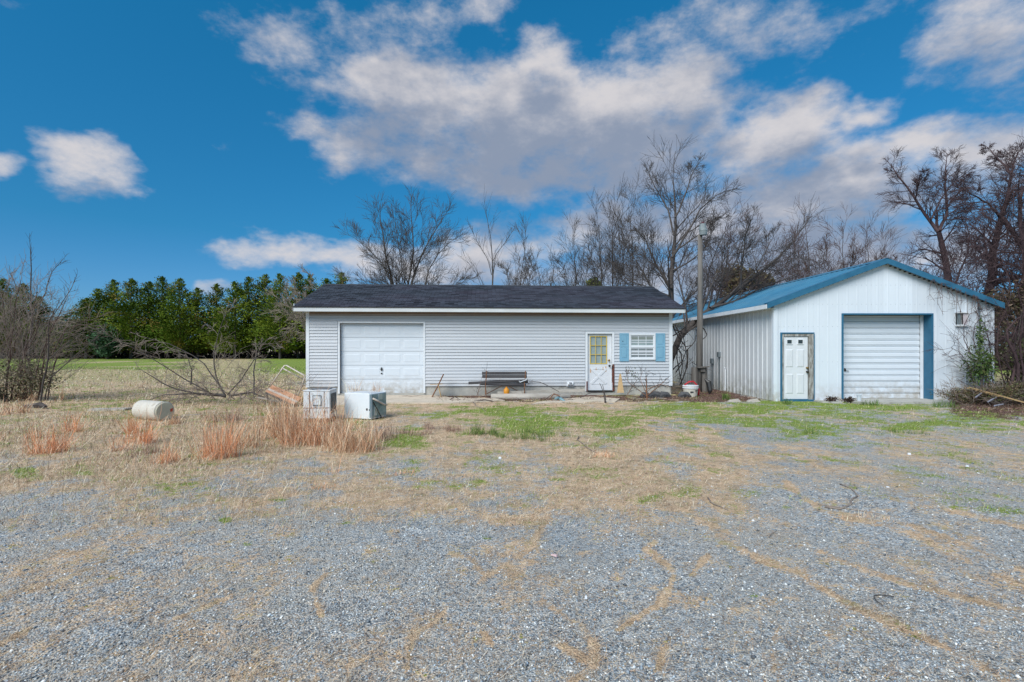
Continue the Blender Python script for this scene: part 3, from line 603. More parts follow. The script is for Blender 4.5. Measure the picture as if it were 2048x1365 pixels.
m = MB(); u, z = hu(1140), hz(1140, 766); m.box(u - .12, u + .12, -.06, -.02, z - .12, z + .04); m.prism([(-.06, z + .04), (-.14, z - .05), (-.06, z - .1)], 'x', u - .09, u + .09); m.build('dryer_vent', white, H)
m = MB(); m.box(u - .06, u + .05, -.16, -.14, z - .01, z + .02); m.build('vent_flap', black_m, H)
# roof
ev, OL, OR_, ZE = -.45, .30, .32, 3.07; RV = DEP / 2 - .37; pitchr = (4.24 - ZE) / (RV - ev)
m = MB(); m.box(-OL, HL + OR_, ev, ev + .025, 2.905, ZE - .008); m.box(-OL, -OL + .025, ev + .026, ev + .6, 2.94, ZE + .1)
fs_ = m.build('fascia', fascia_m, H, bevel=.004)
m = MB(); m.box(-OL + .03, HL + OR_ - .03, ev + .026, .0, 2.952, 2.97); m.build('soffit', soffit_shade_m, H)
m = MB(); m.box(.09, HL - .1, -.03, -.001, 2.80, 2.949); m.build('eave_shade_band', soffit_shade_m, H)  # strip on the wall top whose brown stands for shade below the eave
m = MB(); bv = RV * 2 - ev
def zr(v): return ZE + (v - ev) * pitchr
m.prism([(ev - .02, ZE - .03), (RV, zr(RV) - .03), (bv, ZE - .03), (bv, ZE), (RV, zr(RV)), (ev - .02, ZE)], 'x', -OL - .01, HL + OR_ + .01)
roof = m.build('roof', mat('roof_deck', (.03, .03, .035), .9), H)
m = MB()
for u0, u1 in ((-OL - .012, -OL + .02), (HL + OR_ - .02, HL + OR_ + .012)):
    m.prism([(ev, ZE - .14), (RV, zr(RV) - .17), (bv, ZE - .14), (bv, ZE - .031), (RV, zr(RV) - .031), (ev, ZE - .031)], 'x', u0, u1)
m.build('rake_board', fascia_m, roof)
shm = mat('asphalt_shingles', (.07, .07, .08), .95, vcol=True, bump=.8, bscale=90, spec=.15)
def shingles():
    ex = .135; sl = math.hypot(RV - ev, (RV - ev) * pitchr); nr = int(sl / ex) + 1; dv = (RV - ev) / sl; dz_ = (RV - ev) * pitchr / sl
    V = []; C_ = []; Fq = []; W = .305
    for side in (0, 1):
        for r in range(nr):
            s0 = r * ex; s1 = min(s0 + ex + .02, sl); off_ = (r % 2) * W / 2 + random.uniform(-.02, .02); u = -OL - .01 - off_
            while u < HL + OR_ + .01:
                a_ = max(u + .008, -OL - .01); b_ = min(u + W - .008, HL + OR_ + .01); 
                if b_ > a_ + .01:
                    j = random.uniform(0, .004); t0 = s0 - random.uniform(0, .004)
                    def pt(uu, s_, h): 
                        v = ev - .02 + s_ * dv - dz_ * h; z = ZE + s_ * dz_ + dv * h
                        if side: v = 2 * RV - v
                        return (uu, v, z)
                    k = len(V); V.extend([pt(a_, t0, .001), pt(b_, t0, .001), pt(b_, t0, .012 + j), pt(a_, t0, .012 + j), pt(b_, s1, .003), pt(a_, s1, .003)])
                    Fq.extend([(k, k + 1, k + 2, k + 3), (k + 3, k + 2, k + 4, k + 5)])
                    n_ = float(fbm(np.array([u * .35]), np.array([r * .12 + side * 9]), 77)[0]); g_ = random.uniform(.65, 1.5)
                    base_ = np.array((.036, .043, .057)) * g_ + (np.array((.012, .006, .010)) * max(0, n_ - .45) * 3)
                    if random.random() < .02: base_ *= .5
                    C_.extend([tuple(base_)] * 6)
                u += W
    return V, Fq, C_
V, Fq, C_ = shingles(); o = link('shingles', np_mesh('shingles', V, Fq, [shm], cols=np.array(C_)), roof); o['kind'] = 'stuff'
m = MB(); u0 = -OL - .01; k = 0
while u0 < HL + OR_:
    u1 = min(u0 + .32, HL + OR_ + .01); z = zr(RV) + .02 + .004 * (k % 2); m.prism([(RV - .13, z - .045), (RV, z), (RV + .13, z - .045), (RV + .13, z - .055), (RV, z - .01), (RV - .13, z - .055)], 'x', u0, u1 - .003); u0 = u1 - .001; k += 1
m.build('ridge_cap', mat('ridge_shingle', (.05, .053, .06), .95, bump=.6), roof)
# apron
def slab(name, poly, z0, z1, m_, label, cat):
    m = MB(); m.prism(poly, 'z', z0, z1); o = m.build(name, m_); return tag(o, label, cat, kind='structure')
a0 = hw(gu0 - .4, 0, 0); a1 = hw(hu(1010), 0, 0)
pl = [G(672, 812), G(780, 808), G(900, 808), G(960, 805), G(1010, 803), G(990, 799), G(900, 797), hw(hu(868), -.02, 0)[:2], hw(gu0 - .4, -.02, 0)[:2]]
slab('concrete_apron', pl, -.04, .035, apron_m, None, None)
slab('concrete_path', [G(1062, 811), G(1090, 808), G(1150, 806), G(1230, 806), G(1240, 799), G(1180, 795), G(1120, 800), G(1075, 806)], -.04, .03, apron_m, None, None)

# ------------------------------------------------------------------ metal shed
SY, SX0, SX1, SD = 16.09, 8.24, 15.1, 20.0; SXM = 11.66; RX0, RX1 = 7.93, 15.3; RZE, RZM = 3.03, 4.43
S = thing('metal_shed', 'white ribbed metal shed with a blue gabled roof', 'building', (SX0, SY, 0))
def sx(px): return (px - 1024) / F * SY - SX0
def sz(py, Y=SY): return CZ + (HY - py) / F * Y
def roofz(x): X = x + SX0; return (RZE + (RZM - RZE) * (X - RX0) / (SXM - RX0)) if X < SXM else (RZM - (RZM - RZE) * (X - SXM) / (RX1 - SXM))
ow, oz = (sx(1563), sx(1626)), sz(668); og, ogz = (sx(1685.5), sx(1863)), sz(630)
W_ = SX1 - SX0
m = MB()   # inner structure
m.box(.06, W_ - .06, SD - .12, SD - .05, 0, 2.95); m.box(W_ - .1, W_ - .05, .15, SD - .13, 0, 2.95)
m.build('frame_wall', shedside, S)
def rib_sheet(length_z, width, name, m_, parent, nrib=3, tops=None, z0=0, rh=.019):
    """sheet lying in XZ, ribs standing out to -Y; tops(x) gives the upper edge"""
    xs = []; pr = width / nrib; 
    for i in range(nrib):
        b = i * pr + pr * .5
        xs += [(b - .032, 0), (b - .014, -rh), (b + .014, -rh), (b + .032, 0)]
    xs = [(0, 0)] + xs + [(width, 0)]
    t = tops or (lambda x: length_z)
    V = []; Fc = []
    for x, y in xs: V += [(x, y, z0), (x, y, t(x))]
    for i in range(len(xs) - 1): Fc.append((2 * i, 2 * i + 2, 2 * i + 3, 2 * i + 1))
    b = len(V); V += [(0, .012, z0), (0, .012, t(0)), (width, .012, z0), (width, .012, t(width))]; Fc.append((b, b + 1, b + 3, b + 2)); Fc.append((0, 1, b + 1, b)); Fc.append((2 * len(xs) - 2, b + 2, b + 3, 2 * len(xs) - 1))
    me = bpy.data.meshes.new(name); me.from_pydata(V, [], Fc); me.materials.append(m_); return me
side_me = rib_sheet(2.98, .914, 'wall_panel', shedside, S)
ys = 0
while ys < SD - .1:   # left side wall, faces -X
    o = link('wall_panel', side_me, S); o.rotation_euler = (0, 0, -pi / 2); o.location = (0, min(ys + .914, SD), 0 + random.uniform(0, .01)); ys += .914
def front_panels(x0, x1, zlo):
    x = x0
    while x < x1 - .02:
        e = min(x1, x + .914) if x1 - x > 1.1 else x1; w = e - x; nr = max(1, round(w / .305))
        xx = x
        me = rib_sheet(0, w - .002, 'wall_panel', shedfront, S, nr, tops=lambda q: roofz(xx + q) - .05, z0=zlo, rh=.003 if xx < 5.2 else .012)
        o = link('wall_panel', me, S); o.location = (x + .001, -.002 - .003 * (int(x / .914) % 2), 0); x = e
front_panels(0, ow[0] - .02, 0); front_panels(ow[0] - .02, ow[1] + .02, oz + .02); front_panels(ow[1] + .02, og[0], 0); front_panels(og[0], 11.66 - SX0, ogz); front_panels(11.66 - SX0, og[1], ogz); front_panels(og[1], W_, 0)
m = MB(); m.box(-.03, .09, -.035, -.024, 0, roofz(0.0) - .06); m.box(-.035, -.024, -.0239, .09, 0, roofz(0.0) - .06); m.build('corner_trim', shedfront, S)
m = MB(); m.box(W_ - .09, W_ + .03, -.03, -.024, 0, roofz(W_) - .06); m.build('corner_trim', shedfront, S)
m = MB(); m.box(og[0] - .1, og[1] + .1, .202, .5, ogz + .002, ogz + .35); m.build('door_light_block', oldwood, S)  # unseen box added to keep sky light from leaking in above the door
# screw rows
m = MB()
for zz in (1.24, 2.35, 3.05, 3.65):
    x = .15
    while x < W_:
        inside = (ow[0] < x < ow[1] and zz < oz) or (og[0] - .05 < x < og[1] + .05 and zz < ogz)
        if not inside and zz < roofz(x) - .25: m.box(x - .005, x + .005, -.010, -.004, zz - .005, zz + .005)
        x += .305 / 2
o = m.build('wall_screws', greymetal, S); o['kind'] = 'stuff'
# side door
m = MB(); m.box(ow[0] - .045, ow[0], -.05, .1, 0, oz + .04); m.box(ow[0], ow[1] + .02, -.05, .1, oz + .005, oz + .04); m.box(ow[1] + .002, ow[1] + .03, -.045, .1, 0, oz); m.box(ow[0], ow[1], -.05, .15, 0, .06)
m.build('door_trim', bluetrim, S, bevel=.003)
m = MB(); m.box(ow[1] - .15, ow[1], -.038, .08, .06, oz); m.box(ow[0], ow[1] - .15, -.03, .08, oz - .08, oz); m.box(ow[0], ow[0] + .055, -.034, .08, .06, oz - .08); m.build('door_jamb', rotwood, S)
s0, s1 = ow[0] + .06, ow[1] - .165
m = MB(); m.box(s0, s1, .0, .045, .07, oz - .09); sd_ = m.build('entry_door', pdoor_m, S, bevel=.004)
m = MB(); m.box(s1 + .002, s1 + .013, .02, .05, .07, oz - .09); m.build('door_gap', black_m, sd_)
lw = .185
for a_ in (1578.5, 1600.5):
    c = sx(a_); z = sz(684); m = MB(); frame(m, c - lw / 2 + .02, c + lw / 2 - .02, z - .06, z + .06, .022, -.018, .0, True); l_ = m.build('lite_frame', white, sd_)
    m = MB(); m.box(c - lw / 2 + .02, c + lw / 2 - .02, -.008, -.003, z - .06, z + .06); m.build('pane', glass, sd_)
    for za, zb in ((sz(735), sz(699)), (sz(788), sz(748))):
        m = MB(); e = .03; ua, ub = c - .12, c + .12; m.hexa([(ua, .0005, za), (ub, .0005, za), (ub - e, -.013, za + e), (ua + e, -.013, za + e), (ua, .0005, zb), (ub, .0005, zb), (ub - e, -.013, zb - e), (ua + e, -.013, zb - e)]); m.build('raised_panel', pdoor_m, sd_)
for ky, mm in ((736, brass), (744, black_m)):
    u, z = sx(1613.5), sz(ky); m = MB(); m.tube([(u, 0, z), (u, -.02, z), (u, -.025, z), (u, -.06, z), (u, -.065, z)], [.03, .03, .018, .036, .02], 12); m.build('door_knob', mm, sd_, smooth=True)
# overhead door
m = MB(); m.box(og[0] - .045, og[0], -.045, .2, 0, ogz + .045); m.box(og[0], og[1], -.045, .2, ogz, ogz + .045); m.box(og[1], og[1] + .03, -.045, .2, 0, ogz + .045); m.box(og[1] - .012, og[1] - .001, -.02, .3, .02, ogz - .001)
m.build('overhead_door_trim', bluetrim, S, bevel=.003)
m = MB(); m.box(og[1] - .1, og[1] - .014, .301, .33, 0.02, ogz); m.build('door_track', white, S)
m = MB(); m.box(og[0], og[1], .42, .45, .05, ogz); od = m.build('overhead_door', gdoor_m, S)
nsl = 14; hs = (ogz - .06) / nsl
m0 = MB(); xa, xb = og[0] + .01, og[1] - .09
m0.prism([(.40, .002), (.355, .004), (.348, .014), (.352, hs * .62), (.368, hs * .66), (.368, hs * .80), (.352, hs * .84), (.35, hs - .012), (.365, hs - .002), (.40, hs - .002)], 'x', xa, xb)
me = bpy.data.meshes.new('door_slat'); me.from_pydata(m0.v, [], m0.f); me.materials.append(gdoor_m)
for i in range(nsl):
    o = link('door_slat', me, od); o.location.z = .06 + i * hs; o.location.y = random.uniform(-.003, .003)
m = MB(); u, z = sx(1704), sz(742); m.box(u - .02, u + .02, .32, .35, z - .03, z + .06); m.tube([(u, .32, z), (u + .05, .31, z - .02), (u + .11, .31, z - .03)], .009, 6); m.build('door_handle', black_m, od)
# small window on the right
m = MB(); a_, b_, z0, z1 = sx(1911), sx(1932), sz(650), sz(627); m.box(a_ - .03, b_ + .03, -.09, -.025, z0 - .05, z0); m.box(a_ - .03, b_ + .03, -.09, -.025, z1, z1 + .03); m.box(b_, b_ + .02, -.08, -.025, z0, z1); wn2 = m.build('window', white, S)
m = MB(); m.box(a_, a_ + (b_ - a_) * .5, -.032, -.026, z0, z1); m.build('pane', glass_d, wn2)
m = MB(); m.box(a_ + (b_ - a_) * .5, b_, -.05, -.026, z0, z1); m.build('filler_board', mat('pale_board', (.5, .45, .47), .8), wn2)
m = MB(); m.box(a_ - .012, a_, -.05, -.026, z0, z1); m.box(a_ + (b_ - a_) * .48, a_ + (b_ - a_) * .56, -.06, -.05, z0, z1); m.build('sash', black_m, wn2)
m = MB(); u, z = sx(1957), sz(613); m.box(u - .05, u + .05, -.1, -.025, z - .07, z + .07); m.tube([(u, -.05, z - .07), (u, -.05, .9)], .018, 6); m.build('electric_box', greymetal, S)
for yb, zz in ((20.95, 1.05), (20.25, 1.32)):   # side wall boxes
    y = yb - SY; m = MB(); m.box(-.11, -.022, y - .09, y + .09, zz, zz + .2); m.tube([(-.05, y, zz), (-.05, y + .02, .1)], .022, 6); m.build('electric_box', greymetal, S)
m = MB(); m.tube([(-.07, 19.6 - SY, .92), (-.07, 19.62 - SY, .05)], .022, 6); m.tube([(-.07, 19.6 - SY, .92), (-.12, 19.55 - SY, .93)], .02, 6); m.build('vent_pipe', white, S)
# roof: blue panels, rake trim, eave fascia
rf = bpy.data.objects.new('roof', None); COL.objects.link(rf); rf.parent = S; rf['label'] = 'blue ribbed metal roof'
def roof_panel_mesh(xa, xb):
    V = []; Fc = []; ybs = []; w = .914
    prof = [(0, 0)]
    for i in range(3):
        b = i * .305 + .15; prof += [(b - .03, 0), (b - .013, .019), (b + .013, .019), (b + .03, 0)]
    prof += [(w, 0)]
    for y, h in prof:
        V += [(xa - SX0, y, roofz(xa - SX0) + h), (xb - SX0, y, roofz(xb - SX0) + h)]
    for i in range(len(prof) - 1): Fc.append((2 * i, 2 * i + 1, 2 * i + 3, 2 * i + 2))
    b = len(V); V += [(xa - SX0, 0, roofz(xa - SX0) - .02), (xb - SX0, 0, roofz(xb - SX0) - .02), (xa - SX0, w, roofz(xa - SX0) - .02), (xb - SX0, w, roofz(xb - SX0) - .02)]
    Fc += [(b, b + 2, b + 3, b + 1)]
    me = bpy.data.meshes.new('roof_panel'); me.from_pydata(V, [], Fc); me.materials.append(blueroof); return me
for pm in (roof_panel_mesh(RX0, SXM), roof_panel_mesh(SXM, RX1)):
    y = -.16
    while y < SD + .1:
        o = link('roof_panel', pm, rf); o.location = (0, y, 0); y += .915
m = MB()
def rake(xa, xb, y0, y1, zt, zb):
    a_, b_ = roofz(xa - SX0), roofz(xb - SX0); m.hexa([(xa - SX0, y0, a_ - zb), (xb - SX0, y0, b_ - zb), (xb - SX0, y1, b_ - zb), (xa - SX0, y1, a_ - zb), (xa - SX0, y0, a_ + zt), (xb - SX0, y0, b_ + zt), (xb - SX0, y1, b_ + zt), (xa - SX0, y1, a_ + zt)])
rake(RX0, SXM, -.20, -.165, .045, .13); rake(SXM, RX1, -.20, -.165, .045, .13); rake(RX0, SXM, -.16, .05, .045, -.024); rake(SXM, RX1, -.16, .05, .045, -.024)
rt_ = m.build('rake_trim', bluetrim, S)
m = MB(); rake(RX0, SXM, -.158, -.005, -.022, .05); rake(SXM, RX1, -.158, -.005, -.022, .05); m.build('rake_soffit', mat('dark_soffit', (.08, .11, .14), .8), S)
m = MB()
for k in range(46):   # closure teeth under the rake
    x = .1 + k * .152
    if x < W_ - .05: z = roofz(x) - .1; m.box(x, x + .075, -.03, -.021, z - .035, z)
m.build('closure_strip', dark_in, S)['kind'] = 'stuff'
m = MB(); m.box(RX0 - SX0 - .02, RX0 - SX0 + .005, -.16, SD, RZE - .13, RZE + .0); m.box(RX0 - SX0 + .006, -.001, -.1, SD, RZE - .12, RZE - .10); m.build('eave_fascia', white, S)
m = MB(); m.prism([(SXM - SX0 - .16, RZM - .035), (SXM - SX0, RZM + .05), (SXM - SX0 + .16, RZM - .035), (SXM - SX0, RZM + .025)], 'y', -.2, SD); m.build('ridge_cap', blueroof, rf)
slab('shed_slab', [(og[0] + SX0 - .1, SY - .9), (og[1] + SX0 + .1, SY - .75), (og[1] + SX0 + .1, SY + .5), (og[0] + SX0 - .1, SY + .5)], -.04, .06, concrete, None, None)
slab('door_step', [(9.45, 15.55), (10.0, 15.5), (10.05, 15.95), (9.4, 15.95)], -.03, .05, concrete, None, None)
m = MB(); m.box(SX0 + .05, SX1 - .05, SY + .8, SY + SD - .3, -.02, .03); tag(m.build('shed_floor', concrete), kind='structure')

# ------------------------------------------------------------------ utility pole with a yard lamp
Yp = 19.5; x, y, _ = P(1398, 700, Yp); T = thing('utility_pole', 'weathered wooden pole carrying a grey yard lamp between the two buildings', 'pole', (x, y, 0))
m = MB(); zt = CZ + (HY - 470) / F * Yp; m.tube([(0, 0, 0), (.03, 0, 2), (.05, 0, 4), (.04, 0, zt)], [.125, .11, .10, .088], 12); m.build('pole', oldwood, T, smooth=True)
m = MB(); zz = CZ + (HY - 735) / F * Yp; m.tube([(-.2, -.06, 0), (-.19, -.06, zz)], .13, 8); m.tube([(.17, -.03, 0), (.17, -.03, zz)], .12, 8); m.build('brace_post', oldwood, T)
m = MB(); m.hexa([(-.14, -.34, zz - .02), (.28, -.30, zz + .01), (.28, -.08, zz + .01), (-.14, -.08, zz - .02), (-.14, -.34, zz + .02), (.28, -.30, zz + .05), (.28, -.08, zz + .05), (-.14, -.08, zz + .02)]); m.box(-.02, .16, -.22, -.12, zz - .16, zz - .022); m.build('shelf', oldwood, T)
m = MB(); zl = CZ + (HY - 472) / F * Yp; m.tube([(.12, -.12, zl), (.12, -.12, zl + .16), (.12, -.12, zl + .165), (.12, -.12, zl + .21)], [.13, .155, .165, .15], 14); lp = m.build('lamp_lens', lampm, T, smooth=False)
m = MB(); m.tube([(.10, -.12, zl + .21), (.10, -.12, zl + .42)], [.14, .11], 12); m.build('lamp_housing', lampm, T)
m = MB(); m.tube([(.1, -.12, zl + .42), (.1, -.12, zl + .5)], [.06, .05], 8); m.build('photocell', mat('maroon_cap', (.08, .02, .03), .6), T)
m = MB(); m.tube([(.04, 0, zl + .1), (.1, -.1, zl + .15)], .03, 6); m.build('lamp_arm', lampm, T)

# ------------------------------------------------------------------ vegetation generators
def tubes_np(branches, k, sides):
    """branches: list of (pts kx3, r0, r1) -> verts, quad faces"""
    Pn = np.array([b[0] for b in branches], float); r0 = np.array([b[1] for b in branches]); r1 = np.array([b[2] for b in branches]); n = len(Pn)
    T_ = np.empty_like(Pn); T_[:, 1:-1] = Pn[:, 2:] - Pn[:, :-2]; T_[:, 0] = Pn[:, 1] - Pn[:, 0]; T_[:, -1] = Pn[:, -1] - Pn[:, -2]
    T_ /= np.linalg.norm(T_, axis=2, keepdims=True) + 1e-9
    ref = np.where(np.abs(T_[:, :1, 2:3]) > .8, np.array([[[1., 0, 0]]]), np.array([[[0, 0, 1.]]])); ref = np.broadcast_to(ref, Pn.shape)
    A = np.cross(T_, ref); A /= np.linalg.norm(A, axis=2, keepdims=True) + 1e-9; B = np.cross(T_, A)
    rr = r0[:, None] + (r1 - r0)[:, None] * np.linspace(0, 1, k)[None]
    th = np.arange(sides) * 2 * pi / sides
    V = Pn[:, :, None] + rr[:, :, None, None] * (np.cos(th)[None, None, :, None] * A[:, :, None] + np.sin(th)[None, None, :, None] * B[:, :, None])
    idx = np.arange(n)[:, None, None] * k * sides + np.arange(k - 1)[None, :, None] * sides; j = np.arange(sides)[None, None]; j2 = (j + 1) % sides
    Fq = np.stack([idx + j, idx + j2, idx + sides + j2, idx + sides + j], -1).reshape(-1, 4)
    return V.reshape(-1, 3), Fq
def norm(v): l = math.sqrt(v[0] ** 2 + v[1] ** 2 + v[2] ** 2) + 1e-9; return (v[0] / l, v[1] / l, v[2] / l)
rnd = random.Random(5)
def wander(p, d, length, k, wob, up):
    pts = [p]; st_ = length / (k - 1)
    for i in range(k - 1):
        d = norm((d[0] + rnd.gauss(0, wob), d[1] + rnd.gauss(0, wob), d[2] + rnd.gauss(0, wob) + up)); p = (p[0] + d[0] * st_, p[1] + d[1] * st_, p[2] + d[2] * st_); pts.append(p)
    return pts, d
def side_dir(d, ang):
    r_ = (rnd.gauss(0, 1), rnd.gauss(0, 1), rnd.gauss(0, 1)); dot = r_[0] * d[0] + r_[1] * d[1] + r_[2] * d[2]
    q = norm((r_[0] - dot * d[0], r_[1] - dot * d[1], r_[2] - dot * d[2])); return norm(tuple(d[i] * cos(ang) + q[i] * sin(ang) for i in range(3)))
def grow(out, p, d, length, r, lev, maxlev, nb, wob=.12, up=.06, ang=.75, ratio=.55, rmin=.006):
    k = 4 if lev < maxlev else 3; wob = wob * .75
    pts, dd = wander(p, d, length, k, wob, up); r1 = max(rmin * .6, r * .38); out[k].append((pts, r, r1))
    if lev >= maxlev: return
    n = max(2, int(nb * (.7 + .6 * rnd.random())))
    for i in range(n):
        t = .25 + .75 * (i + rnd.random()) / n; q = t * (k - 1); a = min(int(q), k - 2); f_ = q - a
        pp = tuple(pts[a][j] * (1 - f_) + pts[a + 1][j] * f_ for j in range(3)); dv = norm(tuple(pts[a + 1][j] - pts[a][j] for j in range(3)))
        grow(out, pp, side_dir(dv, ang * (.6 + .6 * rnd.random())), length * ratio * (1.3 - .45 * t) * (.7 + .7 * rnd.random()), max(rmin, (r + (r1 - r) * t) * .52), lev + 1, maxlev, nb, wob, up, ang, ratio, rmin)
def polyline(pts, k=9):
    pts = np.array(pts, float); s = np.concatenate([[0], np.cumsum(np.linalg.norm(np.diff(pts, axis=0), axis=1))]); q = np.linspace(0, s[-1], k)
    o = np.stack([np.interp(q, s, pts[:, i]) for i in range(3)], -1)
    for i in range(1, k - 1): o[i] += np.array([rnd.gauss(0, 1), rnd.gauss(0, 1), rnd.gauss(0, .5)]) * s[-1] * .006
    return o
def bare_tree(name, label, stems, Y, m_trunk, m_crown, group=None, cat='tree', nlimb=9, nb=5, maxlev=2, llen=.42, spread=.7, up=.05, wob=.13, ratio=.55, rmin=.007, start=.35, depth=1.0, crown='crown', trunk='trunk', tangle=0):
    """stems: [(list of (px, py[, dY]), r0, r1)] ; py None = ground"""
    root = None; tr = []; out = {3: [], 4: []}
    for pts, r0, r1 in stems:
        W3 = []
        for i, q in enumerate(pts):
            dy = q[2] if len(q) > 2 else 0; yy = Y + dy
            if q[1] is None: W3.append(((q[0] - 1024) / F * yy, yy, -.05))
            else: W3.append(P(q[0], q[1] if rmin < .0055 else 700 - (700 - q[1]) * .88, yy))
        # give the limb its own depth as it rises
        ddy = rnd.uniform(-depth, depth)
        for i in range(len(W3)): s_ = i / (len(W3) - 1); w = W3[i]; k_ = (w[1] + ddy * s_) / w[1]; W3[i] = (w[0] * k_, w[1] * k_, CZ + (w[2] - CZ) * k_)
        if root is None: root = W3[0]
        if rmin > .0055: r0 = r0 * (.72 if pts[0][1] is None and stems[0][1] == r0 else .5); r1 *= .45
        pl_ = polyline(W3); tr.append((pl_, r0, r1)); L_ = sum(np.linalg.norm(np.diff(pl_, axis=0), axis=1)); kk = len(pl_)
        for i in range(nlimb):
            t = start + (1 - start) * (i + rnd.random()) / nlimb; q = t * (kk - 1); a = min(int(q), kk - 2); f_ = q - a
            pp = tuple(pl_[a] * (1 - f_) + pl_[a + 1] * f_); dv = norm(tuple(pl_[a + 1] - pl_[a])); r = r0 + (r1 - r0) * t
            grow(out, pp, side_dir(dv, spread * (.6 + .7 * rnd.random())), L_ * llen * (1.2 - .75 * t) * (.6 + .7 * rnd.random()), max(rmin * 1.3, r * .42), 0, maxlev, nb, wob, up, .7, ratio, rmin)
        grow(out, tuple(pl_[-1]), norm(tuple(pl_[-1] - pl_[-2])), L_ * llen * .5, r1, 0, maxlev, nb, wob, up, .6, ratio, rmin)
    T = thing(name, label, cat, (root[0], root[1], 0), 0, group)
    off_ = np.array([root[0], root[1], 0])
    v, f = tubes_np(tr, 9, 7); link(trunk, np_mesh(trunk, v - off_, f, [m_trunk], smooth=True), T)
    vs, fs, b = [], [], 0
    for k, sd_n in ((4, 4), (3, 3)):
        if out[k]:
            v, f = tubes_np(out[k], k, sd_n); vs.append(v); fs.append(f + b); b += len(v)
    link(crown, np_mesh(crown, np.concatenate(vs) - off_, np.concatenate(fs), [m_crown]), T)
    return T
def leaf_mass(name, centers, size, cols, parent, m_=None, flat=.0):
    n = len(centers); c = np.asarray(centers); u = rng.normal(size=(n, 3)); u /= np.linalg.norm(u, axis=1, keepdims=True); w = rng.normal(size=(n, 3)); w[:, 2] *= (1 - flat)
    w -= (w * u).sum(1, keepdims=True) * u; w /= np.linalg.norm(w, axis=1, keepdims=True); s_ = np.asarray(size)[:, None] * (.6 + .8 * rng.random((n, 1)))
    v = np.stack([c - u * s_, c + w * s_ * .45, c + u * s_, c - w * s_ * .45], 1).reshape(-1, 3); f = np.arange(n)[:, None] * 4 + np.array([[0, 1, 2, 3]])
    return link(name, np_mesh(name, v, f, [m_ or leafm], cols=np.repeat(cols, 4, axis=0)), parent)

# ---- bare trees behind the buildings
BG = 'bare trees behind the buildings'
bare_tree('bare_tree', 'broad fan-shaped bare tree behind the left half of the long roof', [
    ([(806, None), (800, 620), (793, 570), (775, 510), (765, 450), (760, 400)], .22, .05), ([(806, None), (810, 590), (812, 565), (826, 500), (828, 440), (822, 390)], .25, .05),
    ([(812, None), (816, 590), (820, 560), (836, 505), (862, 445), (884, 405)], .22, .04), ([(862, None), (850, 600), (846, 570), (856, 520), (878, 480), (900, 455)], .2, .04),
    ([(800, None), (795, 600), (786, 560), (765, 505), (735, 468), (708, 445)], .18, .03), ([(808, None), (806, 640), (790, 560), (745, 548), (700, 535)], .12, .02), ([(855, None), (852, 610), (870, 565), (905, 558), (930, 545)], .1, .02),
    ([(806, None), (801, 600), (806, 540), (800, 470), (790, 410)], .14, .03)], 34, bark_g, bark, BG, nlimb=16, nb=6, maxlev=2, llen=.20, spread=.65, up=.06, rmin=.0085, start=.46, ratio=.6)
bare_tree('bare_sapling', 'tall slender bare sapling with upswept branches behind the roof ridge', [
    ([(986, None), (985, 600), (983, 520), (982, 450), (974, 400)], .12, .03), ([(983, 530), (978, 500), (962, 470), (948, 440), (940, 420)], .05, .02), ([(984, 500), (1000, 470), (1015, 450), (1028, 425)], .05, .02),
    ([(975, None), (968, 580), (955, 530), (935, 500)], .06, .02)], 33, bark_g, bark_g, BG, nlimb=9, nb=4, maxlev=1, llen=.28, spread=.5, up=.18, rmin=.008)
for i, (lab, x0, x1, top, r, nl) in enumerate([
    ('thin bare tree with crossing twigs right of the slender sapling', 1034, 1052, 445, .09, 9), ('small bare tree with low forks behind the middle of the roof', 1085, 1075, 500, .08, 8),
    ('bushy bare tree with a dark trunk above the white entry door', 1152, 1148, 440, .13, 12), ('upright bare tree just left of the tall group behind the window', 1208, 1196, 400, .1, 9),
    ('tall narrow bare tree with reddish leaf remnants near its top', 1224, 1228, 372, .13, 11), ('straight thin bare tree beside the largest trunk', 1266, 1265, 345, .1, 10)]):
    bare_tree('bare_tree', lab, [([(x0, None), ((x0 * 2 + x1) / 3, 600), ((x0 + x1) / 2, 520), (x1, top + 15)], r, .025), ([(x0 + 2, 640), (x0 - 14, 570), (x0 - 22, 510), (x0 - 30, top + 70)], r * .5, .02), ([(x0 + 2, 640), (x0 + 16, 565), (x0 + 24, 500), (x0 + 22, top + 60)], r * .5, .02)],
              31 + i * .8, bark if i > 1 else bark_g, bark if i > 1 else bark_g, BG, nlimb=nl + 3, nb=5, maxlev=2, llen=.26, spread=.6, up=.10, rmin=.008, start=.25, ratio=.62)
bare_tree('bare_tree', 'largest bare tree with a thick dark trunk behind the right end of the long roof', [
    ([(1343, None), (1341, 600), (1344, 520), (1350, 450), (1352, 380), (1346, 310)], .33, .05), ([(1344, 560), (1318, 520), (1290, 450), (1268, 420)], .15, .03), ([(1344, 490), (1370, 440), (1400, 380), (1430, 350), (1450, 340)], .14, .03),
    ([(1348, 440), (1335, 380), (1310, 330), (1298, 300)], .11, .03), ([(1350, 400), (1370, 350), (1385, 300), (1398, 275)], .1, .03), ([(1342, 600), (1310, 575), (1280, 510), (1255, 470)], .14, .03),
    ([(1346, 480), (1375, 455), (1410, 430), (1440, 400)], .1, .03), ([(1342, 580), (1300, 560), (1262, 545), (1235, 520)], .1, .03), ([(1345, 520), (1380, 500), (1410, 470), (1425, 430)], .1, .03)], 27, bark, bark, BG, nlimb=14, nb=6, maxlev=2, llen=.27, spread=.7, up=.05, rmin=.0075, start=.2, ratio=.62)
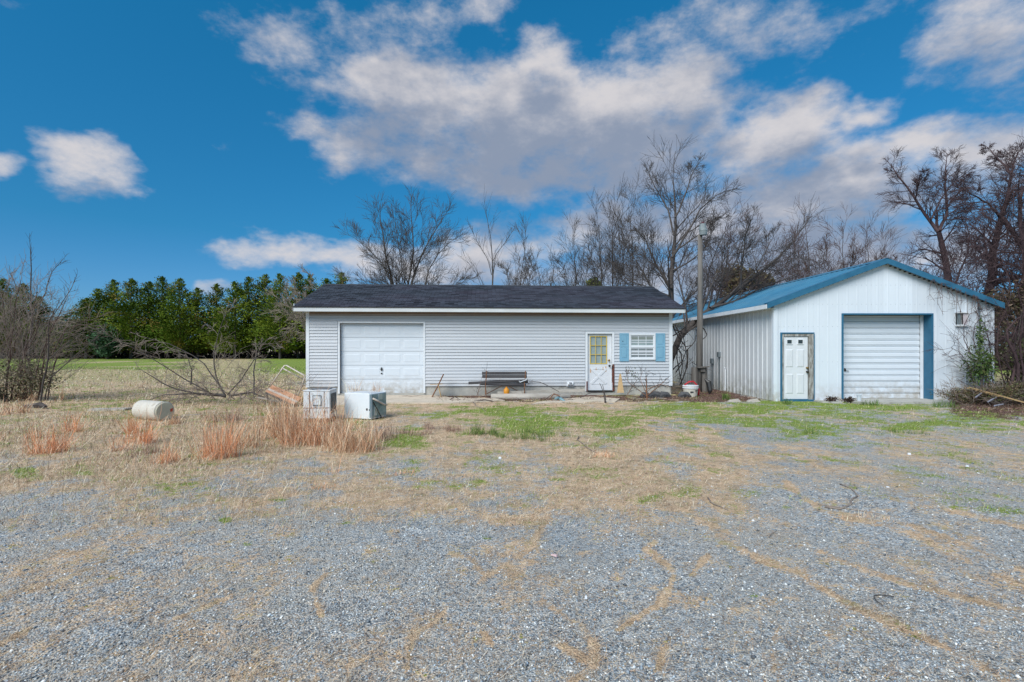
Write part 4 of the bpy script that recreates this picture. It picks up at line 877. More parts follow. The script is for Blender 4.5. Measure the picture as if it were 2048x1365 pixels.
bare_tree('leaning_tree', 'leaning bare tree arching over the blue roof behind the wooden pole', [
    ([(1335, None), (1345, 690), (1375, 645), (1420, 605), (1480, 560), (1540, 500), (1585, 455)], .24, .05), ([(1420, 605), (1470, 590), (1530, 555), (1580, 535), (1620, 510)], .12, .03), ([(1480, 560), (1484, 500), (1490, 445), (1503, 405)], .1, .03),
    ([(1400, 620), (1420, 560), (1440, 510), (1470, 460)], .1, .02), ([(1460, 575), (1510, 520), (1535, 470), (1548, 440)], .08, .02), ([(1370, 650), (1365, 600), (1385, 560), (1400, 530)], .08, .02)], 22, bark, bark, BG, nlimb=14, nb=6, maxlev=2, llen=.3, spread=.8, up=.06, wob=.18, rmin=.006, start=.25, depth=2)
bare_tree('bare_tree', 'many-stemmed bare tree filling the gap above the eave of the shed', [
    ([(1420, None), (1425, 640), (1440, 560), (1470, 500), (1490, 440)], .12, .03), ([(1425, None), (1440, 620), (1480, 560), (1530, 520), (1570, 480)], .12, .03), ([(1415, None), (1405, 620), (1412, 540), (1430, 480), (1450, 430)], .1, .03), ([(1430, None), (1470, 600), (1540, 560), (1590, 545)], .1, .03)],
    29, bark, twig_r, BG, nlimb=14, nb=6, maxlev=2, llen=.3, spread=.7, up=.12, rmin=.008, start=.25, depth=2.5)
for i, (lab, x, top, lean) in enumerate([('forked bare tree rising over the left slope of the blue roof', 1625, 425, -14), ('thin straight bare tree over the middle of the blue roof', 1683, 430, 4), ('small bushy bare tree close left of the gable peak', 1712, 480, -6),
                                  ('slim bare tree just left of the gable peak', 1738, 450, -4), ('slim bare tree right above the gable peak', 1765, 465, 4), ('low bare tree right of the gable peak', 1815, 490, 6), ('thin dark bare tree at the far end of the shed roof', 1590, 470, -10)]):
    bare_tree('bare_tree', lab, [([(x, None), (x, 620), (x + lean * .4, 530), (x + lean, top)], .12, .03), ([(x, 590), (x + 18, 530), (x + 26, top + 35)], .06, .02), ([(x, 600), (x - 20, 540), (x - 34, top + 50)], .06, .02)], 40, bark, twig_r, BG, nlimb=12, nb=5, maxlev=2, llen=.27, spread=.65, up=.09, rmin=.010, start=.25, ratio=.62)
bare_tree('viny_tree', 'dark two-forked tree with a vine-wrapped trunk behind the right slope of the shed', [
    ([(1912, None), (1905, 590), (1895, 520), (1882, 450), (1876, 425)], .34, .22), ([(1876, 432), (1858, 400), (1830, 360), (1808, 320), (1790, 295), (1782, 280)], .16, .04), ([(1878, 430), (1896, 390), (1892, 340), (1890, 300), (1893, 270)], .16, .04),
    ([(1862, 405), (1880, 360), (1900, 330), (1930, 300)], .08, .03), ([(1830, 360), (1838, 320), (1850, 300)], .07, .02), ([(1905, 560), (1930, 500), (1940, 450), (1930, 400)], .1, .03)], 24, bark_p, bark_p, BG, nlimb=18, nb=7, maxlev=2, llen=.28, spread=.9, up=0, wob=.15, rmin=.007, start=.1, depth=1.5)
bare_tree('viny_tree', 'tallest dark vine-tangled tree beyond the right corner of the shed', [
    ([(1965, None), (1975, 590), (1985, 500), (2000, 420), (2005, 390)], .32, .22), ([(2005, 395), (2018, 330), (2024, 290), (2035, 255)], .16, .05), ([(2022, 300), (2000, 270), (1975, 240)], .1, .03), ([(2003, 400), (2030, 440), (2055, 500), (2080, 520)], .2, .1),
    ([(2000, 400), (1980, 370), (1950, 350), (1925, 335)], .1, .03), ([(1990, 500), (1960, 480), (1935, 450)], .1, .03)], 21, bark_p, bark_p, BG, nlimb=18, nb=7, maxlev=2, llen=.29, spread=.9, up=-.01, wob=.15, rmin=.007, start=.1, depth=1.5)
bare_tree('viny_tree', 'dark leaning tree with hanging vines furthest to the side beyond the shed', [
    ([(2040, None), (2045, 560), (2052, 480), (2040, 380), (2060, 300)], .3, .06), ([(2045, 560), (2010, 520), (1985, 490)], .12, .03), ([(2120, None), (2110, 560), (2080, 460), (2060, 380), (2070, 270)], .3, .06)], 19, bark_p, bark_p, BG, nlimb=18, nb=7, maxlev=2, llen=.27, spread=.9, up=-.02, wob=.15, rmin=.006, start=.1, depth=1.5)
bare_tree('bare_tree', 'pale grey bare tree in front of the evergreens beside the long roof', [
    ([(640, None), (630, 680), (612, 640), (580, 605), (560, 585)], .12, .04), ([(660, None), (645, 640), (625, 600), (600, 570)], .12, .04), ([(660, None), (650, 620), (640, 570), (625, 540)], .12, .04), ([(650, None), (628, 660), (600, 635), (570, 620)], .08, .03)], 48, bark_g, twig_l, BG, nlimb=12, nb=6, maxlev=2, llen=.3, spread=.9, up=.02, rmin=.016, start=.25, depth=2)

def vine_tangle():
    x0, y0, _ = P(1990, 600, 19.5); T = thing('vine_tangle', 'reddish brown tangle of thin vines strung between the viny trees', 'vines', (x0, y0, 0), 0); out = {3: [], 4: []}; o_ = np.array((x0, y0, 0)); arcs = []
    for i in range(270):
        yy = rnd.uniform(17.5, 22.5); ax, ay = rnd.uniform(1890, 2150), rnd.uniform(330, 640)
        if ay < 520 - (ax - 1890) * 1.2: ay += 130
        bx, by = ax + rnd.gauss(0, 55), ay + rnd.uniform(-60, 110); sag = rnd.uniform(-30, 60); A = np.array(P(ax, ay, yy)); B = np.array(P(bx, by, yy + rnd.uniform(-.6, .6))); pts = []
        for k in range(9): t = k / 8; q = A * (1 - t) + B * t; q[2] -= sag / F * yy * 4 * t * (1 - t) * .5; pts.append(q + np.array((rnd.gauss(0, .03), rnd.gauss(0, .05), rnd.gauss(0, .03))) - o_)
        arcs.append((pts, rnd.uniform(.008, .018), .005))
        for j in range(5): q = pts[rnd.randint(0, 8)]; grow(out, tuple(q), norm((rnd.gauss(0, 1), rnd.gauss(0, .4), rnd.gauss(-.2, 1))), rnd.uniform(.3, .8), .007, 0, 1, 3, .25, -.02, .8, .6, .0045)
    v, f = tubes_np(arcs, 9, 4); link('stems', np_mesh('stems', v, f, [bark_p]), T)
    v, f = tubes_np(out[4], 4, 3); v2, f2 = tubes_np(out[3], 3, 3); link('twigs', np_mesh('twigs', np.concatenate([v, v2]), np.concatenate([f, f2 + len(v)]), [bark_p]), T)
vine_tangle()
# ---- left foreground thicket and fallen brush
bare_tree('bare_sapling', 'slim bare sapling with upswept branches rising from the thicket', [([(62, None), (62, 730), (64, 640), (64, 560), (61, 500)], .05, .012), ([(63, 620), (90, 590), (100, 550), (125, 520)], .02, .008), ([(64, 640), (40, 590), (20, 545)], .02, .008), ([(66, 700), (100, 640), (135, 590), (150, 560)], .02, .008)],
          18, bark_g, bark_g, None, nlimb=9, nb=4, maxlev=1, llen=.22, spread=.6, up=.08, rmin=.0045, start=.2, depth=.6)
bare_tree('thicket', 'dense reddish leafless thicket at the field edge', [([(x, None), (x + dx * .4, 720), (x + dx, 650), (x + dx * 1.6, top)], .018, .006) for x, dx, top in ((-10, -20, 600), (15, 5, 580), (30, 40, 610), (45, 12, 600), (70, 70, 650), (55, -40, 620), (82, 15, 660), (95, 40, 690), (-30, 60, 600), (-20, 10, 590), (0, -8, 600), (10, 20, 560), (25, -15, 580), (35, 25, 570), (50, -10, 600), (60, 45, 600), (75, 30, 620), (88, 60, 640), (-40, 30, 580), (20, 60, 640), (-60, 50, 560), (5, 35, 620))],
          16.3, twig_r, twig_l, None, 'shrub', nlimb=13, nb=6, maxlev=1, llen=.34, spread=.8, up=.04, wob=.2, rmin=.0045, start=.05, depth=1.2, trunk='stems', crown='twigs')
bare_tree('sapling', 'dark curved bare stem at the right edge of the thicket', [([(80, None), (92, 750), (98, 700), (97, 650), (110, 620)], .03, .01), ([(96, 760), (130, 730), (160, 705), (200, 665)], .016, .006), ([(97, 720), (130, 690), (165, 665)], .014, .006)], 15.5, bark, bark_g, None, nlimb=6, nb=4, maxlev=1, llen=.25, spread=.7, up=.02, rmin=.004, start=.3, depth=.5, trunk='stem', crown='twigs')
bare_tree('fallen_tree', 'fallen leafless treetop lying in the rough grass beside the white tank', [
    ([(452, 795), (420, 785), (350, 748), (300, 715), (255, 690), (240, 682)], .024, .006), ([(450, 790), (432, 765), (410, 730), (385, 712), (345, 690), (290, 675)], .022, .006), ([(448, 788), (430, 750), (427, 715), (435, 675), (448, 640), (455, 625)], .024, .006),
    ([(455, 790), (480, 760), (505, 725), (520, 700), (555, 685)], .022, .006), ([(452, 792), (400, 790), (340, 775), (290, 745)], .04, .01), ([(460, 792), (500, 785), (530, 795)], .04, .01), ([(450, 790), (390, 788), (330, 790), (300, 800)], .04, .01), ([(508, 790), (508, 740), (515, 700), (535, 680)], .025, .008), ([(382, 770), (383, 740), (375, 715)], .025, .008)],
    15.6, bark, twig_l, None, 'tree', nlimb=10, nb=4, maxlev=2, llen=.26, spread=.8, up=-.07, wob=.2, rmin=.0045, start=.12, depth=.9, trunk='limbs', crown='twigs')
def shrub_blob(name, label, cpx, cpy, rx, ry, Y, n, size, cols, cat='shrub', group=None, stems=True, flat=.2, squash=.8):
    cx, cy, cz = P(cpx, cpy, Y); rx_, rz_ = rx / F * Y, ry / F * Y; ry_ = rx_ * squash
    T = thing(name, label, cat, (cx, cy, 0), 0, group)
    nl = 14; lob = rng.normal(size=(nl, 3)); lob /= np.linalg.norm(lob, axis=1, keepdims=True); lob *= (.35 + .35 * rng.random((nl, 1)))
    which = rng.integers(0, nl, n); d = rng.normal(size=(n, 3)); d /= np.linalg.norm(d, axis=1, keepdims=True); r_ = rng.random((n, 1)) ** .45 * (.32 + .25 * rng.random((nl, 1)))[which]
    p = (lob[which] + d * r_) * np.array([rx_, ry_, rz_]) + np.array([0, 0, cz]); p = p[p[:, 2] > .02]
    leaf_mass('foliage', p, np.full(len(p), size), pick(cols, len(p), .35), T, flat=flat)
    if stems:
        m = MB()
        for k in range(6): a_ = rng.random() * 6.28; m.tube([(0.05 * cos(a_), .05 * sin(a_), -.02), (rx_ * .25 * cos(a_), ry_ * .25 * sin(a_), cz * .6), (rx_ * .5 * cos(a_), ry_ * .5 * sin(a_), cz + rz_ * .3)], [.03 * rx_ + .01, .006], 4)
        m.build('stems', bark, T)
    return T
bush_d = [(.05, .06, .03), (.09, .09, .05), (.14, .11, .08), (.17, .13, .09), (.10, .11, .04)]
shrub_blob('thorny_bush', 'low tangled brown green bush at the foot of the thicket', 20, 770, 95, 62, 16, 5200, .035, [(.10, .11, .05), (.16, .14, .08), (.24, .19, .12), (.13, .08, .06), (.30, .27, .17), (.09, .10, .05)], flat=0)
# ---- evergreens along the field
def conifer_mesh(h, r, seed, n=1900):
    g_ = np.random.default_rng(seed); pts = []; cs = []; sz_ = []
    nb_ = 130
    for b in range(nb_):
        t = (b / nb_) ** .85; z = h * (.10 + .88 * t); L_ = r * (1 - t) ** .68 * (.65 + .6 * g_.random()) * (.75 + .25 * min(1, t * 6)); a_ = g_.random() * 2 * pi
        k = max(5, int(n / nb_ * (.35 + 1.5 * (1 - t)))); s_ = g_.random(k) ** .7
        up_ = .35 + .5 * t
        cx, cy = np.cos(a_) * L_ * s_, np.sin(a_) * L_ * s_; cz = z + L_ * s_ * up_ * .6
        sp = .05 + .16 * L_; pts.append(np.stack([cx + g_.normal(0, sp, k), cy + g_.normal(0, sp, k), cz + g_.normal(0, sp * .7, k)], -1))
        tone = g_.choice([0, 1, 2, 3], p=[.3, .35, .25, .1]); base = np.array([(.05, .085, .010), (.095, .145, .016), (.165, .21, .022), (.20, .15, .035)])[tone]
        cs.append(base * (.75 + .5 * g_.random((k, 1)))); sz_.append(np.full(k, (.12 + .08 * g_.random()) * (1 - .4 * t)))
    c = np.concatenate(pts); col = np.concatenate(cs); s_ = np.concatenate(sz_); m_ = c[:, 2] > h * .07; c, col, s_ = c[m_], col[m_], s_[m_]; n_ = len(c)
    u = np.stack([c[:, 0], c[:, 1], np.full(n_, .8)], -1) + g_.normal(0, .6, (n_, 3)); u /= np.linalg.norm(u, axis=1, keepdims=True); w = g_.normal(size=(n_, 3)); w -= (w * u).sum(1, keepdims=True) * u; w /= np.linalg.norm(w, axis=1, keepdims=True)
    S_ = s_[:, None] * (.8 + .8 * g_.random((n_, 1)))
    v = np.stack([c - u * S_, c + w * S_ * .5, c + u * S_ * 1.1, c - w * S_ * .5], 1).reshape(-1, 3)
    return np_mesh('foliage', v, np.arange(n_)[:, None] * 4 + np.array([[0, 1, 2, 3]]), [leafm], cols=np.repeat(col, 4, axis=0))
cms = [conifer_mesh(13, 4.5, s_, 8200) for s_ in range(5)]
mt = MB(); mt.tube([(0, 0, -.1), (0, 0, 5), (0.1, 0, 12)], [.22, .16, .03], 7); trunk_me = bpy.data.meshes.new('trunk'); trunk_me.from_pydata(mt.v, [], mt.f); trunk_me.materials.append(bark)
tops = [(-75, 575), (-35, 562), (5, 560), (45, 570), (78, 595), (172, 598), (196, 580), (228, 562), (262, 560), (298, 566), (325, 556), (360, 560), (396, 578), (434, 570), (470, 566), (497, 556), (530, 552), (560, 550), (596, 548), (620, 552), (655, 560), (682, 548), (715, 560), (755, 565)]
tnames = {0: 'evergreen partly behind the reddish thicket, outermost one', 1: 'evergreen behind the reddish thicket, tallest of that clump', 2: 'evergreen directly behind the slim bare sapling', 3: 'evergreen just before the gap in the treeline, thicket side', 4: 'shortest evergreen of the clump behind the thicket',
          5: 'short evergreen starting the long row after the gap', 6: 'second evergreen of the long row after the gap', 7: 'pointed evergreen above the two low green bushes', 8: 'evergreen with a thin pointed tip above the white tank', 9: 'broad evergreen just right of the white tank', 10: 'evergreen with a high rounded tip above the fallen treetop',
          11: 'evergreen behind the left end of the fallen treetop', 12: 'low-topped evergreen with a small cloud showing above', 13: 'evergreen behind the upright limb of the fallen treetop', 14: 'evergreen behind the right limbs of the fallen treetop', 15: 'tall twin-tipped evergreen right of the small cloud', 16: 'evergreen with brown lower boughs near the pale bare tree',
          17: 'tall pointed evergreen behind the tilted orange board', 18: 'evergreen whose tip shows behind the pale grey bare tree', 19: 'evergreen at the corner of the long roof', 20: 'evergreen tip peeking over the left slope of the roof', 21: 'small pointed evergreen top showing over the roof ridge', 22: 'evergreen hidden behind the left part of the roof', 23: 'last evergreen of the row, behind the roof'}
for i, (px, py) in enumerate(tops[:-2]):
    Yt = 86 + 4 * math.sin(i * 2.1); x, y, z = P(px, py, Yt)
    T = thing('evergreen_tree', tnames[i], 'tree', (x, y, 0), random.random() * 6.28, 'row of evergreens along the far field edge'); s_ = z / 12.6; T.scale = (random.uniform(.9, 1.12), random.uniform(.9, 1.1), s_)
    link('foliage', cms[i % 5], T); link('trunk', trunk_me, T)
gcols = [(.035, .075, .03), (.05, .09, .035), (.07, .10, .04), (.03, .055, .03)]
shrub_blob('green_bush', 'rounded yellow green bush in the gap of the treeline', 118, 680, 45, 42, 84, 1500, .28, [(.10, .12, .05), (.13, .14, .06), (.07, .09, .04)], group='bushes under the treeline')
shrub_blob('green_bush', 'dark rounded bush with a pointed top in the treeline gap', 145, 668, 34, 44, 82, 1500, .28, gcols, group='bushes under the treeline')
shrub_blob('green_bush', 'wide blue green bush under the first evergreens of the row', 215, 685, 42, 38, 80, 1500, .28, [(.04, .085, .04), (.05, .10, .045), (.035, .06, .03)], group='bushes under the treeline')
shrub_blob('brown_bush', 'rounded brown green evergreen above the shed eave behind the pole', 1478, 570, 66, 48, 46, 2600, .2, [(.12, .09, .045), (.09, .085, .035), (.15, .12, .06), (.07, .06, .03)], 'tree')
shrub_blob('small_evergreen', 'small yellow green evergreen top just over the roof ridge', 1187, 575, 18, 22, 60, 700, .22, [(.16, .18, .05), (.11, .14, .04)], 'tree')
# far woods: one mass on the skyline
def far_woods():
    B = {3: [], 4: []}
    for i in range(900):
        t = rnd.uniform(-1.35, 1.35); y = rnd.uniform(150, 200); x = t * y * 1.0; h = rnd.uniform(8, 13) * (1 + .1 * math.sin(i))
        B[3].append(([(x, y, 0), (x + rnd.uniform(-.5, .5), y, h * .5), (x + rnd.uniform(-1, 1), y, h)], .22, .05))
        for j in range(9):
            z = h * rnd.uniform(.1, .9); a = rnd.uniform(0, 6.28); l = rnd.uniform(1.5, 3.5); B[3].append(([(x, y, z), (x + cos(a) * l * .5, y + sin(a) * l * .5, z + l * .45), (x + cos(a) * l * .8, y + sin(a) * l * .8, z + l)], .09, .03))
    v, f = tubes_np(B[3], 3, 3); return v, f
v, f = far_woods(); tag(link('far_woods', np_mesh('far_woods', v, f, [mat('hazy_far_twigs', (.17, .14, .16), 1, (.22, .19, .21), .3, .8)])), 'distant hazy bare woods along the skyline', kind='stuff')
n = 26000; y = rng.uniform(88, 96, n); x = rng.uniform(-120, 60, n); z = rng.random(n) ** 1.6 * 3.4
cs = pick([(.05, .035, .035), (.08, .06, .05), (.04, .045, .025), (.11, .08, .075)], n, .3); ug = leaf_mass('undergrowth', np.stack([x, y, z], -1), np.full(n, .4), cs, None); tag(ug, 'dark brushy undergrowth beneath the far treeline', kind='stuff')
n = 30000; x = rng.uniform(9, 70, n); y = rng.uniform(37.5, 50, n); z = rng.random(n) ** 1.4 * 4.2
cs = pick([(.06, .045, .035), (.10, .07, .05), (.05, .05, .025), (.14, .11, .09)], n, .3); ug = leaf_mass('brush_understorey', np.stack([x, y, z], -1), np.full(n, .22), cs, None); tag(ug, 'brown leafy brush behind the shed', kind='stuff')

# ---- right thicket beside the shed
bare_tree('bramble_thicket', 'tangled leafless bramble arching against the right side of the shed', [
    ([(2010, None), (2030, 740), (2035, 700), (2010, 672), (1990, 690), (1960, 690)], .05, .012), ([(2040, None), (2035, 720), (2005, 670), (2030, 640), (2060, 625)], .06, .015), ([(1985, None), (1970, 730), (1935, 700), (1922, 660), (1935, 630), (1960, 620)], .018, .006), ([(1990, None), (1960, 720), (1945, 670), (1950, 640), (1985, 628)], .018, .006),
    ([(1995, None), (1980, 720), (1975, 660), (1955, 625), (1930, 610)], .018, .006), ([(2020, None), (2000, 730), (1990, 700), (2000, 650), (2020, 600)], .02, .008), ([(2045, None), (2040, 680), (2045, 620), (2030, 560)], .04, .01), ([(1960, None), (1940, 735), (1915, 700), (1905, 695), (1885, 700)], .014, .004)],
    15.7, bark_p, bark_p, None, 'shrub', nlimb=12, nb=6, maxlev=1, llen=.35, spread=.9, up=0, wob=.3, rmin=.005, start=.15, depth=.5, trunk='stems', crown='twigs')
shrub_blob('leafy_bramble', 'green leafy briar climbing beside the right end of the shed', 1960, 735, 45, 45, 15.7, 1500, .04, [(.06, .11, .03), (.09, .15, .04), (.12, .14, .05), (.04, .07, .02)], flat=.2, squash=.4)
shrub_blob('ivy_vine', 'thin green ivy strand hanging on the corner of the shed', 1962, 675, 12, 48, 15.75, 260, .04, [(.05, .09, .03), (.09, .13, .04)], flat=.2, squash=.5, stems=False)
shrub_blob('brown_briar', 'brown viny mound overhanging the right corner of the shed roof', 2020, 620, 70, 70, 18, 3500, .06, [(.08, .06, .04), (.12, .085, .055), (.06, .065, .03), (.15, .11, .08)], flat=0, squash=.5)
shrub_blob('brush_mound', 'low mound of brown and green brush beside the yellow boards', 1990, 788, 115, 32, 15.2, 9000, .026, [(.10, .07, .045), (.16, .115, .075), (.07, .075, .03), (.22, .16, .10), (.05, .04, .025), (.12, .14, .05)], flat=.1, squash=.6)
bare_tree('dry_brush', 'tangle of dry brown stalks lying over the brush mound', [([(px_, 812), (px_ + d_ * .5, 790), (px_ + d_, 770 + abs(d_) * .2)], .012, .004) for px_, d_ in ((1900, 30), (1920, -20), (1940, 40), (1960, 30), (1980, -40), (2000, 50), (2030, -50), (2050, 30), (2070, -30))],
    14.9, twig_r, twig_l, None, 'brush', nlimb=9, nb=5, maxlev=1, llen=.7, spread=1.0, up=-.05, wob=.2, rmin=.0045, start=.05, depth=.5, trunk='stalks', crown='twigs')
shrub_blob('dark_brush', 'dark leafy brush at the base of the viny trees', 2080, 720, 90, 80, 17, 5000, .06, [(.06, .07, .03), (.10, .075, .05), (.05, .045, .03), (.09, .11, .045)], flat=.1, squash=.8)
def hang_vine(label, x0, x1, y0, dy, n, Y, m_):
    T = thing('hanging_vine', label, 'vine', (P(x0, 600, Y)[0], Y, 0)); off_ = T.location; out = {3: [], 4: []}
    for i in range(n):
        px = rnd.uniform(x0, x1); p = P(px, y0 + (px - x0) * .38, Y); L_ = dy / F * Y * rnd.uniform(.4, 1)
        pts = [p]; 
        for k in range(3): q = pts[-1]; pts.append((q[0] + rnd.gauss(0, .1), q[1] + rnd.gauss(0, .02), q[2] - L_ / 3))
        out[4].append(([tuple(np.array(q) - np.array(off_)) for q in pts], .009, .004))
        for j in range(6): q = pts[rnd.randint(0, 3)]; e = (q[0] + rnd.gauss(0, .15), q[1] + rnd.gauss(0, .02), q[2] - rnd.random() * .2); mmid = tuple((a + b) / 2 + rnd.gauss(0, .02) for a, b in zip(q, e)); out[3].append(([tuple(np.array(z) - np.array(off_)) for z in (q, mmid, e)], .005, .003))
    v, f = tubes_np(out[4], 4, 4); v2, f2 = tubes_np(out[3], 3, 3); link('stems', np_mesh('stems', v, f, [m_]), T); link('twigs', np_mesh('twigs', v2, f2, [m_]), T)
hang_vine('thin bare vines hanging from the rake above the small window', 1850, 1975, 553, 85, 16, 15.85, twig_r)
# vines in the gap between the buildings
def gap_vines():
    T = thing('climbing_vines', 'bare looping vines in the gap between the two buildings', 'vine', (7.0, 20.2, 0)); m = MB(); o_ = np.array((7.0, 20.2, 0))
    C3 = [[(1360, 770), (1375, 730), (1370, 690), (1362, 655)], [(1352, 745), (1365, 725), (1372, 700), (1385, 690)], [(1345, 740), (1358, 728), (1368, 722)], [(1350, 690), (1362, 705), (1366, 735), (1358, 765)], [(1345, 650), (1355, 672), (1372, 695), (1388, 690), (1392, 670)], [(1350, 660), (1370, 668), (1388, 655), (1398, 640)],
          [(1400, 652), (1410, 660), (1414, 672), (1402, 682)], [(1346, 672), (1365, 660), (1380, 640)], [(1356, 690), (1354, 720), (1362, 760), (1368, 785)], [(1340, 700), (1348, 715), (1344, 730)], [(1375, 700), (1376, 730), (1366, 755)], [(1362, 668), (1368, 665), (1370, 673), (1364, 676), (1361, 670)], [(1350, 650), (1356, 662), (1366, 690), (1358, 700)], [(1352, 790), (1375, 775), (1395, 765)]]
    for c in C3:
        yy = rnd.uniform(19.9, 20.6); m.tube([np.array(P(a, b, yy + rnd.uniform(-.1, .1))) - o_ for a, b in polyline([(q[0], q[1], 0) for q in c], 8)[:, :2]], [.026, .014], 6, False)
    m.build('stems', bark, T); out = {3: [], 4: []}
    for i in range(70):
        p = np.array(P(rnd.uniform(1348, 1400), rnd.uniform(625, 780), rnd.uniform(19.9, 20.8))) - o_; grow(out, tuple(p), norm((rnd.gauss(0, 1), rnd.gauss(0, .3), rnd.gauss(0, 1))), .5, .008, 0, 1, 3, .3, 0, .8, .5, .004)
    v, f = tubes_np(out[4], 4, 4); link('twigs', np_mesh('twigs', v, f, [bark]), T)
gap_vines()

# ------------------------------------------------------------------ tufts of orange and tan grass
def tuft(px, py, h, w, label, pal, n=220, group='clumps of dead orange and tan grass', lean=.46, name='grass_clump'):
    h = h * (1.28 if h > 30 else 1); x, y = G(px, py); s = y / F; T = tag(bpy.data.objects.new(name, None), label, 'grass', group); T.location = (x, y, 0); n = int(n * 1.35)
    nc_ = max(2, n // 45); ccx = rng.normal(0, w * s * .27, nc_); ccy = rng.normal(0, w * s * .22, nc_); wh = rng.integers(0, nc_, n); X = ccx[wh] + rng.normal(0, .06, n); Yy = ccy[wh] + rng.normal(0, .06, n); hh = h * s * (.25 + .8 * rng.random(n) ** .9) * (.65 + .5 * rng.random(nc_))[wh]
    if h > 30: hh = np.where(rng.random(n) < .35, hh * .45, hh)
    v, f, c = blades(X, Yy, np.full(n, -.01), hh, np.full(n, max(.0035, y * .0006)), np.abs(rng.normal(0, lean, n)) + .03, pick(pal, n, .3))
    me = np_mesh(name, v, f, [blade_m], cols=c); o = bpy.data.objects.new(name, me); COL.objects.link(o); o.location = (x, y, 0); bpy.data.objects.remove(T); return tag(o, label, 'grass', group)
ORG = [(.85, .38, .19), (.72, .28, .12), (.90, .52, .32), (.60, .27, .14), (.92, .70, .50)]; TAN = [(.82, .58, .38), (.68, .40, .24), (.92, .76, .56), (.50, .28, .17), (.30, .16, .10), (.76, .44, .26)]; PNK = [(.40, .27, .20), (.34, .21, .16), (.46, .34, .26), (.28, .17, .13)]
for a_ in [
    (100, 905, 90, 60, 'bright orange grass clump standing alone in the left yard', ORG, 260), (155, 865, 60, 40, 'small orange grass clump between the lone clump and the plank', ORG, 110), (265, 868, 62, 30, 'thin orange stalks rising at the left end of the white tank', ORG, 90),
    (290, 888, 80, 60, 'orange grass clump just before the white tank', ORG, 220), (335, 925, 62, 44, 'small tan and orange clump below the end of the white tank', ORG, 130), (298, 912, 40, 60, 'low greyish dead clump before the tank', PNK, 150),
    (440, 915, 105, 66, 'tall orange grass clump alone in the middle of the left yard', ORG, 360), (478, 895, 85, 60, 'tan dead grass directly behind the tall orange clump', TAN, 240), (225, 905, 40, 60, 'sparse low orange grass left of the low grey clump', ORG, 80), (40, 880, 50, 60, 'tan grass at the far edge near the thicket', TAN, 130), (15, 830, 50, 90, 'tan dead grass at the foot of the thicket', TAN, 200), (75, 800, 50, 70, 'pale dead grass around the sapling', TAN, 160),
    (590, 880, 118, 110, 'tall dense reddish grass before the rusty appliance', TAN, 620), (640, 888, 92, 100, 'dense orange brown grass under the rusty appliance', ORG[:3] + TAN, 520), (570, 870, 92, 70, 'tan grass between the tilted board and the rusty appliance', TAN, 380), (680, 898, 82, 70, 'reddish grass between the two appliances', TAN, 460), (728, 900, 84, 90, 'tan dead grass before the overturned dryer', TAN, 460),
    (675, 862, 80, 30, 'rusty grass stalks in the gap between the appliances', TAN, 170), (545, 860, 60, 60, 'thin tan grass left of the rusty appliance', TAN, 200), (760, 880, 50, 60, 'low tan grass right of the overturned dryer', PNK, 200), (660, 945, 36, 8, 'single upright rusty stalk in the yard', ORG, 14), (660, 975, 22, 30, 'tiny orange tuft below the single stalk', ORG, 50), (805, 948, 22, 36, 'small pinkish orange tuft in the gravel', ORG, 60), (555, 1060, 26, 50, 'pale straw tuft lying at the edge of the gravel', TAN[:3], 130),
    (1720, 1040, 26, 60, 'flattened straw tuft beside the curved stick on the gravel', TAN[:3], 140), (760, 795, 60, 24, 'thin dry stalks before the white garage door', TAN, 40), (720, 800, 70, 40, 'dry stalks sprouting between dryer and garage door', TAN, 50), (440, 845, 50, 80, 'tan grass under the fallen treetop', PNK, 200), (350, 850, 40, 60, 'low dead grass right of the white tank', TAN, 130), (700, 850, 40, 30, 'thin stalks leaning on the overturned dryer', TAN, 60), (880, 862, 30, 90, 'pinkish dead grass beside the green patch', PNK, 260), (830, 868, 28, 60, 'low pink tan grass right of the dryer', PNK, 180), (1190, 915, 20, 60, 'orange straw tuft in the centre of the gravel', ORG[2:] + TAN[:2], 160)]:
    tuft(*a_)
GRN = [(.10, .17, .04), (.16, .24, .06), (.08, .14, .03)]
for a_ in [(1625, 870, 26, 12, 'small dark green weed on the gravel', GRN, 50), (980, 870, 30, 120, 'brightest green grass mound in the centre', GRN + [(.30, .32, .10)], 420), (1060, 875, 26, 120, 'green grass mound beside the bright one', GRN + [(.30, .32, .10)], 420), (1450, 800, 26, 24, 'green weed against the foot of the shed wall', GRN, 90), (1562, 808, 22, 40, 'green grass at the left foot of the shed door', GRN, 110), (1750, 812, 18, 60, 'green tuft before the overhead door', GRN, 130), (1810, 868, 16, 60, 'green tuft in the right gravel', GRN, 140), (1880, 815, 24, 60, 'green tuft right of the overhead door', GRN, 150)]:
    tuft(*a_, group='green grass clumps')

# ------------------------------------------------------------------ objects in the yard
# white tank
x, y = G(300, 843); T = thing('storage_tank', 'cream white cylindrical tank lying on its side in dead grass', 'tank', (x, y + .15, 0), R(-24)); 
m = MB(); r_ = .225; m.tube([(-.52, 0, r_), (-.50, 0, r_), (-.46, 0, r_), (.33, 0, r_), (.36, 0, r_)], [.17, .2, r_, r_, r_ * .96], 28); m.build('shell', plastic, T, smooth=False)
m = MB(); m.tube([(.361, 0, r_), (.372, 0, r_), (.38, 0, r_)], [r_ * .93, r_ * .9, r_ * .85], 28); m.build('end_cap', mat('cream_cap', (.56, .53, .40), .55, (.46, .42, .32), 7, .7), T)
m = MB(); m.tube([(.33, 0, r_), (.35, 0, r_)], r_ * 1.015, 28); m.build('rim', plastic, T)
m = MB(); m.hexa([(.381, .12, .2), (.381, .17, .21), (.386, .17, .21), (.386, .12, .2), (.381, .11, .26), (.381, .18, .29), (.386, .18, .29), (.386, .11, .26)]); m.build('red_mark', mat('red_leaf', (.45, .06, .03), .8), T)
